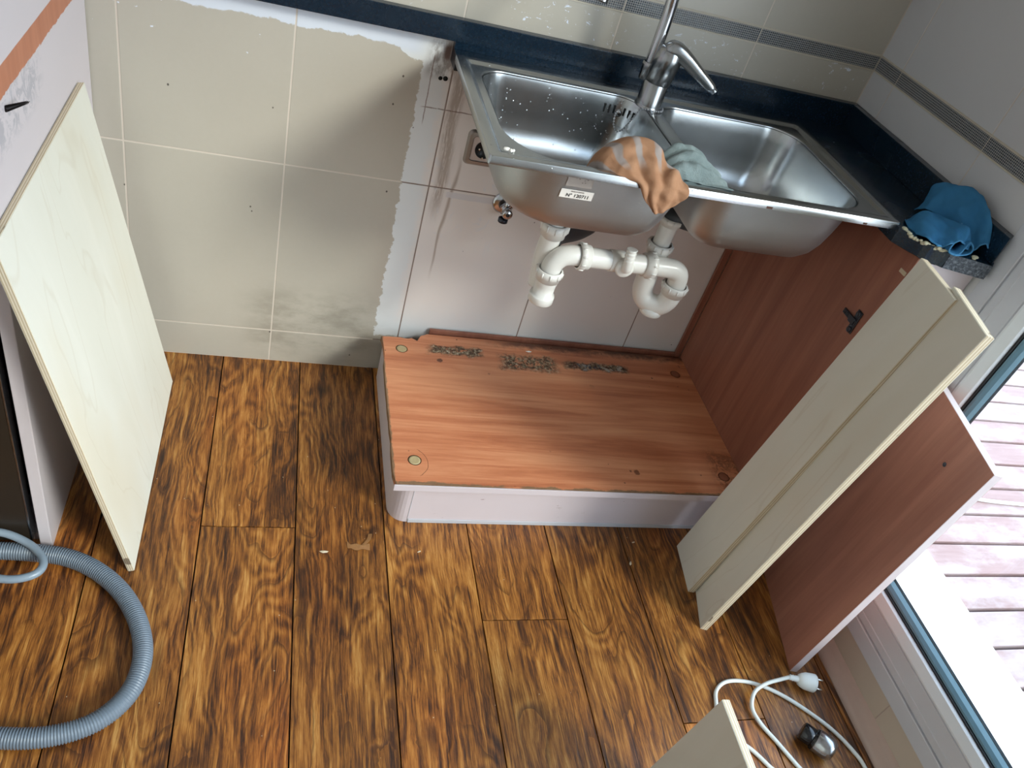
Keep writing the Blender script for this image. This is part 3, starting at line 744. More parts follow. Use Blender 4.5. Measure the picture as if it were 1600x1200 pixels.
# holes left by shelf pins
# hinge mounting plate on the side panel
hm = MB()
hm.box((1.8685, -.512, .6560), (1.8729, -.498, .662), .001)
MH = Matrix.Translation((1.8725, -.489, .6550)) @ Matrix.Rotation(.0, 4, 'X')
hm = MB(); hm.box((-.0040, -.024, -.0055), (0, .024, .0055), .0012, M=MH); hm.box((-.0062, -.020, -.0075), (-.0030, -.002, .0075), .0012, M=MH)
hm.box((-.0025, -.026, -.026), (0, -.010, .026), .0010, M=MH)
for dy, dz, r in ((-.018, .019, .0062), (-.018, -.019, .0062), (.008, 0, .0036), (.018, 0, .0036), (-.011, 0, .0036)):
    hm.lathe(MH @ Vector((-.0025, dy, dz)), (-1, 0, 0), [(0, r), (.0028, r), (.0034, r * .8), (.0022, r * .45), (.0016, 0)], 18)
hg = hm.build('hinge_plate', 'hinge', sp_, M=None) if False else hm.build('hinge_plate', 'hinge', cab)
hg['label'] = 'dark metal hinge plate'
m = MB(); m.box((1.8712, -.548, .795), (1.8732, -.530, .803), .0005); m.build('bare_chip', 'crumb', cab)

# ------------------------------------------------------------------ worktop
ct = empty('worktop', (1.9, -.3, .87), 'black granite worktop remnant with upstand behind and right of the sink', 'worktop')
m = MB()
m.prism([(.384, -.0015), (XR - .001, -.0015), (XR - .001, -.0215), (.384, -.0215)], .8835, .9262, 0, .0012)
m.prism([(1.052, -.0015), (XR - .001, -.0015), (XR - .001, -.0212), (1.052, -.0212)], .8702, .8850, 0)
m.prism([(XR - .0215, -.022), (XR - .001, -.022), (XR - .001, -.583), (XR - .0215, -.5975)], .8705, .9262, 0, .0012)
m.build('upstand', 'granite', ct)
m = MB()
slab = [(1.052, -.0015), (XR - .001, -.0015), (XR - .001, -.584), (XR - .018, -.600), (1.905, -.578), (1.898, -.572), (1.885, -.560), (1.874, -.5615), (1.868, -.548), (1.852, -.528), (1.838, -.505), (1.838, -.0595), (1.052, -.0595)]
m.prism(slab, .840, .8698, 0, .0010); m.build('slab', 'granite', ct)
m = MB()
fr_ = [(1.9055, -.5785), (XR - .018, -.6005)]
bm_n = 40; vs = []; fs = []
for i in range(bm_n + 1):
    t = i / bm_n; x = fr_[0][0] + (fr_[1][0] - fr_[0][0]) * t; y = fr_[0][1] + (fr_[1][1] - fr_[0][1]) * t
    for z in (.8405, .848, .855, .862, .8692): vs.append((x, y - .0006 - .0012 * mnoise.noise(Vector((x * 90, y, z * 140))), z))
for i in range(bm_n):
    for j in range(4): fs.append((i * 5 + j, i * 5 + j + 1, i * 5 + 6 + j, i * 5 + 5 + j))
m.add(vs, fs, 0, True); o = m.build('sawn_edge', 'granite_raw', ct)
m = MB()
path = [(1.850, -.500), (1.852, -.518), (1.860, -.534), (1.870, -.546), (1.882, -.552), (1.894, -.562), (1.902, -.566)]
for i, p in enumerate(crom([(x, y, .8700) for x, y in path], 3)):
    m.sphere((p.x + rp.uniform(-.001, .001), p.y - .003, p.z - .002 + rp.uniform(-.0015, .0015)), .0040 + rp.uniform(-.001, .0010), 0, 8, (1.4, 1, .8))
m.build('foam_residue', 'foam', ct)

# ------------------------------------------------------------------ sink
SX0, SX1, SY1, SY0 = 1.049, 1.849, -.060, -.494
ZT = .8745
sk = empty('sink', (1.449, -.277, .72), 'double bowl stainless steel sink resting on the black worktop, its front edge hanging free', 'sink')
def rrect(x0, x1, y0, y1, r, n=8):
    r = min(r, (x1 - x0) / 2 - 1e-4, (y1 - y0) / 2 - 1e-4); P = []
    for cx, cy, a0 in ((x1 - r, y1 - r, 0), (x0 + r, y1 - r, 90), (x0 + r, y0 + r, 180), (x1 - r, y0 + r, 270)):
        for i in range(n + 1):
            a = math.radians(a0 + 90 * i / n); P.append((cx + r * math.cos(a), cy + r * math.sin(a)))
    return P
def rrect4(x0, x1, y0, y1, rs, n=10):
    """different radius per corner: rs = (right-back, left-back, left-front, right-front)"""
    P = []
    for (cx, cy, a0), r in zip(((x1, y1, 0), (x0, y1, 90), (x0, y0, 180), (x1, y0, 270)), rs):
        sx = -1 if cx == x1 else 1; sy = -1 if cy == y1 else 1
        for i in range(n + 1):
            a = math.radians(a0 + 90 * i / n); P.append((cx + sx * r + r * math.cos(a), cy + sy * r + r * math.sin(a)))
    return P
B1 = dict(x0=1.092, x1=1.438, y0=-.460, y1=-.096, rs=(.055, .055, .110, .055))
B2 = dict(x0=1.472, x1=1.806, y0=-.455, y1=-.106, rs=(.070, .050, .055, .075))
def bloop(B, ins, z, outset=0):
    rs = [max(r - ins * .25, .02) for r in B['rs']]
    return [(x, y, z) for x, y in rrect4(B['x0'] + ins, B['x1'] - ins, B['y0'] + ins, B['y1'] - ins, rs)]
# rim plate
bm = bmesh.new()
def ld(pts): return [bm.verts.new(p) for p in pts]
outer = [(.0015, -.0155, .006), (0, -.0148, .006), (0, -.003, .006), (.0012, -.0008, .006), (.004, 0, .006), (.016, 0, .009), (.020, -.0012, .010), (.024, -.0045, .012), (.028, -.0052, .012)]
loops = []
for ins, dz, r in outer:
    loops.append(ld([(x, y, ZT + dz) for x, y in rrect(SX0 + ins, SX1 - ins, SY0 + ins, SY1 - ins, r, 6)]))
def bridge(a, b):
    n = len(a)
    for i in range(n): f = bm.faces.new((a[i], a[(i + 1) % n], b[(i + 1) % n], b[i])); f.smooth = True
for a, b in zip(loops, loops[1:]): bridge(a, b)
ZI = ZT - .0052
holes = []
for B in (B1, B2):
    l0 = ld(bloop(B, -.006, ZI)); l1 = ld(bloop(B, -.002, ZI - .0008)); l2 = ld(bloop(B, 0, ZI - .004)); bridge(l0, l1); bridge(l1, l2); holes.append(l0)
edges = []
for lp in [loops[-1]] + holes:
    for i in range(len(lp)):
        e = bm.edges.get((lp[i], lp[(i + 1) % len(lp)])) or bm.edges.new((lp[i], lp[(i + 1) % len(lp)])); edges.append(e)
bmesh.ops.triangle_fill(bm, use_beauty=True, use_dissolve=False, edges=edges)
bmesh.ops.recalc_face_normals(bm, faces=bm.faces)
me = bpy.data.meshes.new('rim'); bm.to_mesh(me); bm.free(); me.materials.append(MAT['steel'])
o = bpy.data.objects.new('rim', me); COL.objects.link(o); o.parent = sk; o.matrix_parent_inverse = Matrix.Translation(-sk.location)
me.set_sharp_from_angle(angle=.7)
sol = o.modifiers.new('thick', 'SOLIDIFY'); sol.thickness = .0012; sol.offset = -1
# bowls: inner shell and outer shell
bprof = [(0, -.004), (.0015, -.010), (.004, -.030), (.010, -.070), (.016, -.100), (.024, -.122), (.036, -.138), (.052, -.147), (.075, -.151), (.11, -.1525)]
def bowl(B, name, dx):
    m = MB(); n = None
    lp = [bloop(B, i, ZI + z) for i, z in bprof]; n = len(lp[0])
    cx, cy = B['dc']
    # converge to drain
    k0 = lp[-1]
    for t, zz in ((.45, -.1535), (.85, -.1545)):
        lp.append([(x + (cx + (x - cx) / math.hypot(x - cx, y - cy) * .043 - x) * t, y + (cy + (y - cy) / math.hypot(x - cx, y - cy) * .043 - y) * t, ZI + zz) for x, y, z in k0])
    lp.append([(cx + (x - cx) / math.hypot(x - cx, y - cy) * .043, cy + (y - cy) / math.hypot(x - cx, y - cy) * .043, ZI - .1555) for x, y, z in k0])
    lp.append([(cx + (x - cx) / math.hypot(x - cx, y - cy) * .030, cy + (y - cy) / math.hypot(x - cx, y - cy) * .030, ZI - .160) for x, y, z in k0])
    vs = [p for l in lp for p in l]; fs = []
    for i in range(len(lp) - 1):
        for k in range(n): fs.append((i * n + k, i * n + (k + 1) % n, (i + 1) * n + (k + 1) % n, (i + 1) * n + k))
    m.add(vs, fs, 0, True)
    b0 = len(lp) - 1; m.f.append(tuple(b0 * n + k for k in range(n))); m.mi.append(0); m.sm.append(False)
    o = m.build(name, ['steel', 'steel_out'], sk, recalc=False)
    # face normals point inwards-up; outer skin offset outwards
    s2 = o.modifiers.new('thick', 'SOLIDIFY'); s2.thickness = .0016; s2.offset = 0; s2.material_offset = 1; s2.use_rim = False
    return o
B1['dc'] = (1.270, -.270); B2['dc'] = (1.640, -.270)
bo1 = bowl(B1, 'bowl', 0); bo2 = bowl(B2, 'bowl', 0)
for B, bo in ((B1, bo1), (B2, bo2)):
    cx, cy = B['dc']
    m = MB(); m.lathe((cx, cy, ZI - .1545), (0, 0, 1), [(0, .042), (.0012, .041), (.0012, .034), (-.003, .031), (-.006, .024), (-.006, .002), (-.003, 0)], 32); m.build('drain', 'chrome', sk)
# overflow slots on the back wall of the first bowl
def back_wall(sv, z, ins_extra=0.0):
    """point and outward-from-wall normal on the inside of the first bowl, sv = distance past x=1.355 along its back wall"""
    d = z - ZI; ins = 0
    for (a, za), (b, zb) in zip(bprof, bprof[1:]):
        if za >= d >= zb: ins = a + (b - a) * (za - d) / (za - zb)
    r = max(.055 - ins * .25, .02); xe = B1['x1'] - ins; ye = B1['y1'] - ins; straight = (xe - r) - 1.355
    if sv <= straight: return Vector((1.355 + sv, ye, z)), Vector((0, -1, 0))
    a = (sv - straight) / r
    return Vector((xe - r + r * math.sin(a), ye - r + r * math.cos(a), z)), Vector((-math.sin(a), -math.cos(a), 0))
for k in range(7):
    if k == 3: continue
    m = MB(); p0, nn = back_wall(.012 + k * .0108, .8365); tt = Vector((nn.y, -nn.x, 0)); up_ = Vector((0, 0, 1))
    MM = Matrix(((tt.x, nn.x, 0, p0.x), (tt.y, nn.y, 0, p0.y), (0, 0, 1, p0.z), (0, 0, 0, 1)))
    m.box((-.0020, -.0004, -.0125), (.0020, .0016, .0125), .0007, M=MM); m.build('overflow_slot', 'void', sk)
p0, nn = back_wall(.012 + 3 * .0108, .8365)
m = MB(); m.lathe(p0 - nn * .001, nn, [(0, .0068), (.008, .0068), (.0095, .005), (.0095, 0)], 20); m.build('overflow_screw', 'chrome', sk)
# water drops on the walls of the first bowl
m = MB(); dr_ = random.Random(11)
for q in range(170):
    z = .8600 - abs(dr_.gauss(.05, .030)); z = min(max(z, .755), .862); sv = dr_.uniform(-.225, .07)
    p, nn = back_wall(sv, z); m.sphere(p, dr_.choice((.0009, .0011, .0013, .0017)), 0, 6, (1, .8, 1))
o = m.build('water_drops', 'drop', sk); o['kind'] = 'stuff'

# stiff lip under the free front edge and old sealant lumps
m = MB(); m.sphere((1.083, -.459, ZT - .001), .0045, 0, 8, (1.6, 1, .7)); m.sphere((1.0895, -.4625, ZT - .001), .0035, 0, 8, (1, 1.4, .8)); m.sphere((1.095, -.457, ZT - .003), .003, 0, 8); m.build('sealant_lump', 'putty', sk)
m = MB(); m.box((1.560, SY0 - .0006, ZT - .0140), (1.572, SY0 + .0002, ZT - .0095), .0003); m.build('rust_spot', 'chipdark', sk)
m = MB(); m.box((1.768, SY0 - .0006, ZT - .0140), (1.776, SY0 + .0002, ZT - .0105), .0003); m.build('rust_spot', 'chipdark', sk)
# stickers on the outside of the first bowl
YS = -.4598
def skin_y(z):   # outer surface of the bowl front at height z
    d = z - ZI
    for (a, za), (b, zb) in zip(bprof, bprof[1:]):
        if za >= d >= zb: t = (za - d) / (za - zb); return -.460 + a + (b - a) * t - .0012
    return YS
def decal(x0, x1, z0, z1, nm, mat, off=.0006):
    m = MB(); n = 8; vs = []; fs = []
    for j in range(n + 1):
        z = z0 + (z1 - z0) * j / n
        vs += [(x0, skin_y(z) - off, z), (x1, skin_y(z) - off, z)]
    for j in range(n): fs.append((2 * j, 2 * j + 1, 2 * j + 3, 2 * j + 2))
    m.add(vs, fs); return m.build(nm, mat, sk)
lab = decal(1.196, 1.256, .802, .8195, 'label_sticker', 'sticker'); lab['label'] = 'white paper label with number'
ls = decal(1.200, 1.247, .826, .849, 'worn_label', 'oldsticker')
zc = .8075; tilt = math.atan2(skin_y(.815) - skin_y(.804), .011)
RM = lambda x, z, off: Matrix.Translation((x, skin_y(z) - off, z)) @ Matrix.Rotation(PI / 2 - tilt * 0.9, 4, 'X')
text_mesh('label_text', 'N° 120711', .0096, 'ink', RM(1.2285, .8050, .0013), sk, 1.0)
text_mesh('label_text', 'MADE IN EUROPE', .0030, 'greyink', RM(1.226, .8152, .0013), sk, 1.0)
m = MB()
for x, z, r in ((1.209, .8445, .0012), (1.215, .843, .001), (1.221, .842, .0012), (1.231, .840, .0009), (1.236, .8425, .0013), (1.233, .836, .0009), (1.228, .8352, .001)):
    m.lathe((x, skin_y(z) - .0006, z), (0, -1, 0), [(0, r), (.0002, r), (.0002, 0)], 10)
m.build('worn_print', 'greyink', sk)

# ------------------------------------------------------------------ mixer tap
tx, ty = 1.445, -.128
tp = empty('mixer_tap', (tx, ty, ZT - .005), 'satin steel single lever mixer tap between the two sink bowls', 'tap')
z0 = ZT - .005
m = MB(); m.lathe((tx, ty, z0), (0, 0, 1), [(0, .0285), (.002, .0285), (.004, .0270), (.006, .0265), (.050, .0255), (.0515, .0240)], 40); m.build('body', 'faucet', tp)
m = MB(); m.lathe((tx, ty, z0 + .0515), (.10, -.06, 1), [(0, .0240), (.0012, .0272), (.050, .0282), (.062, .0268), (.070, .020), (.072, .0)], 40)
cp = m.build('cartridge_cap', 'faucet', tp)
# lever: flat tapering blade to the right and forward
m = MB(); path = crom([(tx - .008, ty - .006, z0 + .116), (tx + .012, ty - .012, z0 + .119), (tx + .036, ty - .020, z0 + .109), (tx + .062, ty - .030, z0 + .094), (tx + .088, ty - .040, z0 + .079), (tx + .106, ty - .046, z0 + .068)], 6)
vs = []; fs = []; N = len(path); sg = 14
for i, p in enumerate(path):
    t = (path[min(i + 1, N - 1)] - path[max(i - 1, 0)]).normalized(); s_ = Vector((-t.y, t.x, 0)).normalized(); s_ = Vector((.35, .93, 0)); s_ = (s_ - t * s_.dot(t)).normalized(); u_ = t.cross(s_)
    q = i / (N - 1); wd = (.020 * (1 - q) + .0085 * q) * (1 if q > .12 else .7 + q * 2.5); th = (.0190 * (1 - q) + .0075 * q) * (1 if q > .12 else .6 + q * 3.3)
    if q > .93: wd *= .75; th *= .8
    for k in range(sg): a = 2 * PI * k / sg; vs.append(p + s_ * wd * math.copysign(abs(math.cos(a)) ** .7, math.cos(a)) + u_ * th * math.copysign(abs(math.sin(a)) ** .7, math.sin(a)))
for i in range(N - 1):
    for k in range(sg): fs.append((i * sg + k, i * sg + (k + 1) % sg, (i + 1) * sg + (k + 1) % sg, (i + 1) * sg + k))
fs.append(tuple(range(sg))[::-1]); fs.append(tuple((N - 1) * sg + k for k in range(sg))); m.add(vs, fs, 0, True)
m.build('lever', 'faucet', tp, sharp=1.0)
# swan neck rising behind the body, running out of the picture towards the bowl
m = MB(); sp = crom([(tx - .020, ty + .016, z0 + .052), (tx - .0190, ty + .016, z0 + .085), (tx - .0185, ty + .016, z0 + .130), (tx - .020, ty + .016, z0 + .190), (tx - .030, ty + .010, z0 + .255), (tx - .060, ty - .004, z0 + .300), (tx - .105, ty - .025, z0 + .312), (tx - .155, ty - .052, z0 + .285), (tx - .182, ty - .066, z0 + .235), (tx - .190, ty - .072, z0 + .188)], 8)
m.tube(sp, .0122, 22); m.build('spout', 'chrome', tp)
m = MB(); m.lathe((tx - .020, ty + .016, z0 + .045), (0, 0, 1), [(0, .006), (.002, .0135), (.030, .0148), (.034, .0142), (.036, .0130)], 24); m.box((tx - .022, ty - .004, z0 + .048), (tx, ty + .018, z0 + .072), .003)
m.build('spout_socket', 'faucet', tp)
# ball chain from the tap base to the overflow
m = MB(); cpath = crom([(tx + .030, ty - .008, z0 + .003), (tx + .022, ty - .0255, z0 + .003), (tx + .002, ty - .0335, z0 + .003), (tx - .014, ty - .0300, z0 + .0025), (1.4235, -.150, .868), (1.4190, -.147, .855), (1.4130, -.142, .835), (1.4060, -.137, .815), (1.3960, -.132, .808), (1.3880, -.126, .818), (1.3880, -.118, .832), (1.3900, -.112, .837)], 14)
acc = 0; last = cpath[0]; m.sphere(last, .0023, 0, 8)
for p in cpath[1:]:
    acc += (p - last).length; last = p
    if acc >= .0052: m.sphere(p, .0023, 0, 8); acc = 0
m.tube(cpath[::2], .0005, 6)
tag(m.build('ball_chain', 'bead_m'), 'thin ball chain looped from the tap base to the overflow of the left bowl', 'chain')

# ------------------------------------------------------------------ waste pipes
pw = empty('waste_pipe', (1.42, -.28, .42), 'white plastic double trap waste pipe hanging below the sink bowls', 'pipe')
def nut(m, base, axis, r=.027, h=.024):
    m.lathe(base, axis, [(0, r * .86), (.001, r), (h * .55, r * 1.02), (h * .62, r * .92), (h, r * .90), (h, r * .6)], 36)
    A = Vector(axis).normalized(); u = A.orthogonal().normalized(); w = A.cross(u)
    for k in range(10):
        a = 2 * PI * k / 10; c = Vector(base) + (u * math.cos(a) + w * math.sin(a)) * r; m.tube([c + A * .002, c + A * (h * .52)], .0022, 6)
YP = -.295
def pipe(nm, pts, r, mat='pvc', n=8):
    m = MB(); m.tube(crom(pts, n), r, 28); return m.build(nm, mat, pw)
pipe('tail_pipe', [(1.277, -.270, .716), (1.278, -.270, .68), (1.279, -.270, .62)], .0205)
m = MB(); nut(m, (1.2785, -.270, .655), (0, 0, -1), .0290, .030); m.build('slip_nut', 'pvc', pw)
pipe('trap_body', [(1.279, -.268, .625), (1.279, -.262, .58), (1.281, -.262, .54), (1.284, -.268, .50)], .0215)
pipe('elbow', [(1.345, YP, .598), (1.325, YP, .598), (1.305, YP, .592), (1.292, YP, .575), (1.289, YP, .552), (1.289, YP, .535)], .0215)
m = MB(); nut(m, (1.289, YP, .560), (0, 0, -1), .0285, .026); m.build('slip_nut', 'pvc', pw)
m = MB(); m.lathe((1.289, YP, .538), (0, 0, -1), [(0, .0235), (.010, .0240), (.014, .0225), (.040, .0220), (.041, .0265), (.044, .0275), (.058, .0275), (.060, .0255), (.060, 0)], 36); m.build('trap_cup', 'pvc', pw)
pipe('cross_pipe', [(1.345, YP, .598), (1.41, YP, .598), (1.49, YP, .598), (1.505, YP, .598)], .0215)
m = MB(); nut(m, (1.338, YP, .598), (1, 0, 0), .0285, .024); m.build('slip_nut', 'pvc', pw)
m = MB(); nut(m, (1.512, YP, .598), (-1, 0, 0), .0285, .024); m.build('slip_nut', 'pvc', pw)
m = MB(); m.lathe((1.408, YP, .598), (1, 0, 0), [(0, .0215), (.001, .0235), (.030, .0235), (.031, .0215)], 32); m.build('branch_collar', 'pvc', pw)
m = MB(); m.lathe((1.436, YP - .012, .598), (0, -1, 0), [(0, .019), (.012, .020), (.016, .0205), (.020, .017), (.021, .0)], 28)
m.tube(crom([(1.436, YP - .024, .598), (1.436, YP - .034, .604), (1.434, YP - .036, .622), (1.431, YP - .034, .650)], 5), .0105, 20)
for i in range(4): m.lathe((1.4335 - i * .0006, YP - .0355, .622 + i * .008), (-.05, .05, 1), [(0, .0100), (.004, .0118), (.0045, .0100)], 20)
m.build('hose_spigot', 'pvc', pw)
pipe('elbow', [(1.500, YP, .598), (1.535, YP, .598), (1.560, YP, .596), (1.577, YP, .584), (1.582, YP, .562), (1.582, YP, .545)], .0215)
m = MB(); nut(m, (1.582, YP, .560), (0, 0, -1), .0285, .026); m.build('slip_nut', 'pvc', pw)
pipe('trap_bend', [(1.582, YP, .540), (1.580, YP, .518), (1.570, YP + .004, .500), (1.553, YP + .012, .494), (1.536, YP + .022, .500), (1.526, YP + .028, .520), (1.524, YP + .030, .56), (1.524, YP + .030, .62)], .0230)
m = MB(); m.lathe((1.556, YP + .010, .500), (0, 0, -1), [(0, .020), (.012, .0225), (.013, .0255), (.026, .0255), (.028, .0235), (.028, 0)], 32); m.build('trap_cap', 'pvc', pw)
pipe('tail_pipe', [(1.524, YP + .030, .600), (1.524, YP + .030, .65), (1.525, YP + .030, .70)], .0190)
m = MB(); nut(m, (1.524, YP + .030, .640), (0, 0, -1), .0275, .026); m.build('slip_nut', 'pvc', pw)
m = MB(); nut(m, (1.525, YP + .030, .702), (0, 0, -1), .0245, .018); m.build('slip_nut', 'pvc', pw)
o = pipe('black_elbow', [(1.640, -.270, .712), (1.640, -.270, .700), (1.615, -.270, .692), (1.56, -.268, .700), (1.530, -.266, .704), (1.525, -.266, .690)], .0205, 'dkpipe'); o['label'] = 'dark grey rubber elbow'
o = pipe('wall_pipe', [(1.285, -.26, .600), (1.32, -.20, .585), (1.40, -.10, .545), (1.45, -.03, .520), (1.47, -.002, .512)], .0200, 'dkpipe'); o['label'] = 'dark grey drain pipe running back to the wall'

# ------------------------------------------------------------------ socket and valve
so = empty('wall_socket', (1.165, 0, .662), 'recessed wall socket with grey frame behind the left end of the sink', 'socket')
m = MB(); P = rrect(1.124, 1.206, .622, .704, .012, 6); Q = rrect(1.1285, 1.2015, .6265, .6995, .010, 6); R_ = rrect(1.136, 1.194, .634, .692, .008, 6); n = len(P)
vs = [(x, -.0005, z) for x, z in P] + [(x, -.007, z) for x, z in Q] + [(x, -.0085, z) for x, z in R_] + [(x, -.0060, z) for x, z in R_]
m.add(vs, [(i * n + k, i * n + (k + 1) % n, (i + 1) * n + (k + 1) % n, (i + 1) * n + k) for i in range(3) for k in range(n)], 0, True); m.build('frame', 'socketf', so, sharp=.5)
m = MB(); m.prism([(x, z) for x, z in rrect(1.1375, 1.1925, .6355, .6905, .007, 5)], .001, .0065, 0)
m.v = [(x, -z, y) for x, y, z in m.v]; m.build('plate', 'socketp', so)
m = MB(); m.lathe((1.165, -.0068, .663), (0, -1, 0), [(0, .0205), (.0015, .0205), (.0015, .019), (-.0002, .018), (-.0002, 0)], 36); m.build('socket_well', 'black', so)
m = MB()
for d in (-.0095, .0095): m.lathe((1.165 + d, -.0072, .663), (0, -1, 0), [(0, .0028), (.0004, .0028), (.0004, 0)], 14)
m.box((1.163, -.0088, .640), (1.167, -.0068, .646), .0005); m.build('contacts', 'pin', so)
va = empty('stop_valve', (1.245, 0, .535), 'chrome angle stop valve on the wall below the left bowl', 'valve')
vx, vz = 1.243, .540
m = MB(); m.lathe((vx, -.0005, vz), (0, -1, 0), [(0, .027), (.002, .027), (.006, .022), (.008, .013)], 32); m.build('escutcheon', 'chrome', va)
m = MB(); m.tube([(vx, -.004, vz), (vx, -.045, vz)], .0095, 20); m.lathe((vx, -.022, vz), (0, -1, 0), [(0, .0095), (.001, .0125), (.012, .0125), (.013, .0095)], 6, smooth=False); m.tube([(vx, -.036, vz), (vx + .001, -.036, vz + .028)], .007, 16); m.build('body', 'chrome', va)
m = MB(); m.lathe((vx, -.045, vz), (0, -1, 0), [(0, .010), (.002, .0125), (.012, .0120), (.014, .009), (.0145, 0)], 24); m.build('handle', 'chrome', va)
m = MB(); m.lathe((vx, -.0592, vz), (0, -1, 0), [(0, .0045), (.0006, .0045), (.0006, 0)], 16); o = m.build('handle_dot', 'ink', va)
m = MB(); m.tube([(vx, -.036, vz - .006), (vx - .001, -.036, vz - .022)], .0055, 14); m.lathe((vx - .001, -.036, vz - .020), (0, 0, -1), [(0, .008), (.001, .0115), (.010, .0118), (.011, .009), (.011, 0)], 22); m.build('outlet_cap', 'hinge', va)
# two drilled holes in the wall
m = MB(); m.lathe((1.040, -.0004, .7990), (0, -1, 0), [(0, .0044), (.0004, .0040), (.0004, 0)], 14); m.lathe((1.0505, -.0004, .8000), (0, -1, 0), [(0, .0052), (.0005, .005), (.0005, 0)], 14)
tag(m.build('trim_3', 'void'), kind='structure')

# ------------------------------------------------------------------ cloths
def cloth(name, rows, mat, label, sub=7, th=.0022, rip=.0015, ripf=60, seed=0, parent=None, hem=None, fold=None):
    nu = len(rows[0]); cols_ = [crom(r, sub) for r in rows]; NU = len(cols_[0])
    full = [crom([cols_[j][i] for j in range(len(rows))], sub) for i in range(NU)]; NV = len(full[0])
    vs = []; cu = []; cvv = []
    G = [[full[i][j].copy() for i in range(NU)] for j in range(NV)]
    for j in range(NV):
        for i in range(NU):
            a = G[j][max(i - 1, 0)]; b = G[j][min(i + 1, NU - 1)]; c = G[max(j - 1, 0)][i]; d = G[min(j + 1, NV - 1)][i]
            nrm = (b - a).cross(d - c)
            if nrm.length > 1e-12: nrm.normalize()
            p = G[j][i]; u = i / (NU - 1); v = j / (NV - 1)
            q = p * ripf + Vector((seed * 3.1, 0, 0))
            h = mnoise.noise(q) * rip + mnoise.noise(q * 2.3) * rip * .5
            if fold: h += fold(u, v)
            vs.append(p + nrm * h); cu.append(u); cvv.append(v)
    m = MB(); m.add(vs, [(j * NU + i, j * NU + i + 1, (j + 1) * NU + i + 1, (j + 1) * NU + i) for j in range(NV - 1) for i in range(NU - 1)], 0, True)
    o = m.build(name, mat, parent, attrs={'cu': cu, 'cv': cvv}, recalc=False)
    s_ = o.modifiers.new('thick', 'SOLIDIFY'); s_.thickness = th; s_.offset = 0
    s2 = o.modifiers.new('sub', 'SUBSURF'); s2.levels = 1; s2.render_levels = 1
    if label: tag(o, label, 'cloth')
    return o, vs, NU, NV
# terracotta cloth: mound in the bowl's front corner, tail over the rim
rows_o = [
    [(1.238, -.425, .785), (1.262, -.360, .790), (1.300, -.335, .795), (1.345, -.345, .795), (1.385, -.375, .790), (1.410, -.420, .785)],
    [(1.232, -.440, .838), (1.258, -.400, .868), (1.296, -.385, .885), (1.336, -.385, .880), (1.372, -.400, .862), (1.400, -.430, .840)],
    [(1.240, -.455, .864), (1.264, -.440, .896), (1.297, -.432, .919), (1.332, -.430, .915), (1.362, -.437, .898), (1.386, -.450, .876)],
    [(1.252, -.472, .871), (1.272, -.468, .884), (1.300, -.464, .903), (1.332, -.462, .902), (1.360, -.464, .895), (1.384, -.470, .882)],
    [(1.268, -.489, .8765), (1.288, -.489, .8790), (1.310, -.490, .886), (1.336, -.490, .888), (1.362, -.490, .890), (1.392, -.488, .884)],
    [(1.304, -.5000, .8700), (1.316, -.5030, .8690), (1.330, -.5060, .8710), (1.350, -.5070, .8740), (1.372, -.5060, .8760), (1.398, -.5040, .8700)],
    [(1.323, -.5020, .8500), (1.332, -.5060, .8480), (1.342, -.5080, .8480), (1.358, -.5080, .8520), (1.374, -.5060, .8540), (1.390, -.5040, .8520)],
    [(1.350, -.5030, .8250), (1.353, -.5050, .8245), (1.358, -.5060, .8240), (1.364, -.5060, .8260), (1.370, -.5050, .8290), (1.377, -.5040, .8330)]]
cloth('cleaning_cloth', rows_o, 'orange', 'crumpled terracotta cloth with grey stripes hanging over the front rim of the sink', rip=.0042, ripf=52, seed=2,
      fold=lambda u, v: .0045 * math.sin(u * 17 + v * 5.0 + 2 * math.sin(v * 7 + u * 3)) * max(0, min(1, (v - .12) * 5)) * (1 if v < .6 else max(.35, 1 - (v - .6) * 2)))
rows_g = [
    [(1.425, -.335, .800), (1.442, -.325, .840), (1.462, -.330, .8750), (1.482, -.340, .850), (1.500, -.350, .800)],
    [(1.398, -.360, .860), (1.420, -.350, .884), (1.446, -.348, .8880), (1.470, -.362, .878), (1.490, -.380, .845)],
    [(1.384, -.385, .872), (1.410, -.375, .893), (1.440, -.374, .8960), (1.468, -.392, .886), (1.488, -.412, .866)],
    [(1.378, -.410, .872), (1.404, -.404, .890), (1.436, -.404, .8970), (1.466, -.420, .886), (1.486, -.438, .875)],
    [(1.376, -.432, .872), (1.400, -.430, .887), (1.430, -.433, .8890), (1.460, -.446, .883), (1.486, -.462, .878)],
    [(1.378, -.450, .869), (1.402, -.452, .870), (1.430, -.459, .8705), (1.460, -.468, .871), (1.492, -.482, .8755)]]
cloth('cleaning_cloth', rows_g, 'greycloth', 'grey green terry cloth lying over the divider between the sink bowls', rip=.003, ripf=70, seed=5,
      fold=lambda u, v: .0035 * math.sin(v * 26 + u * 4))
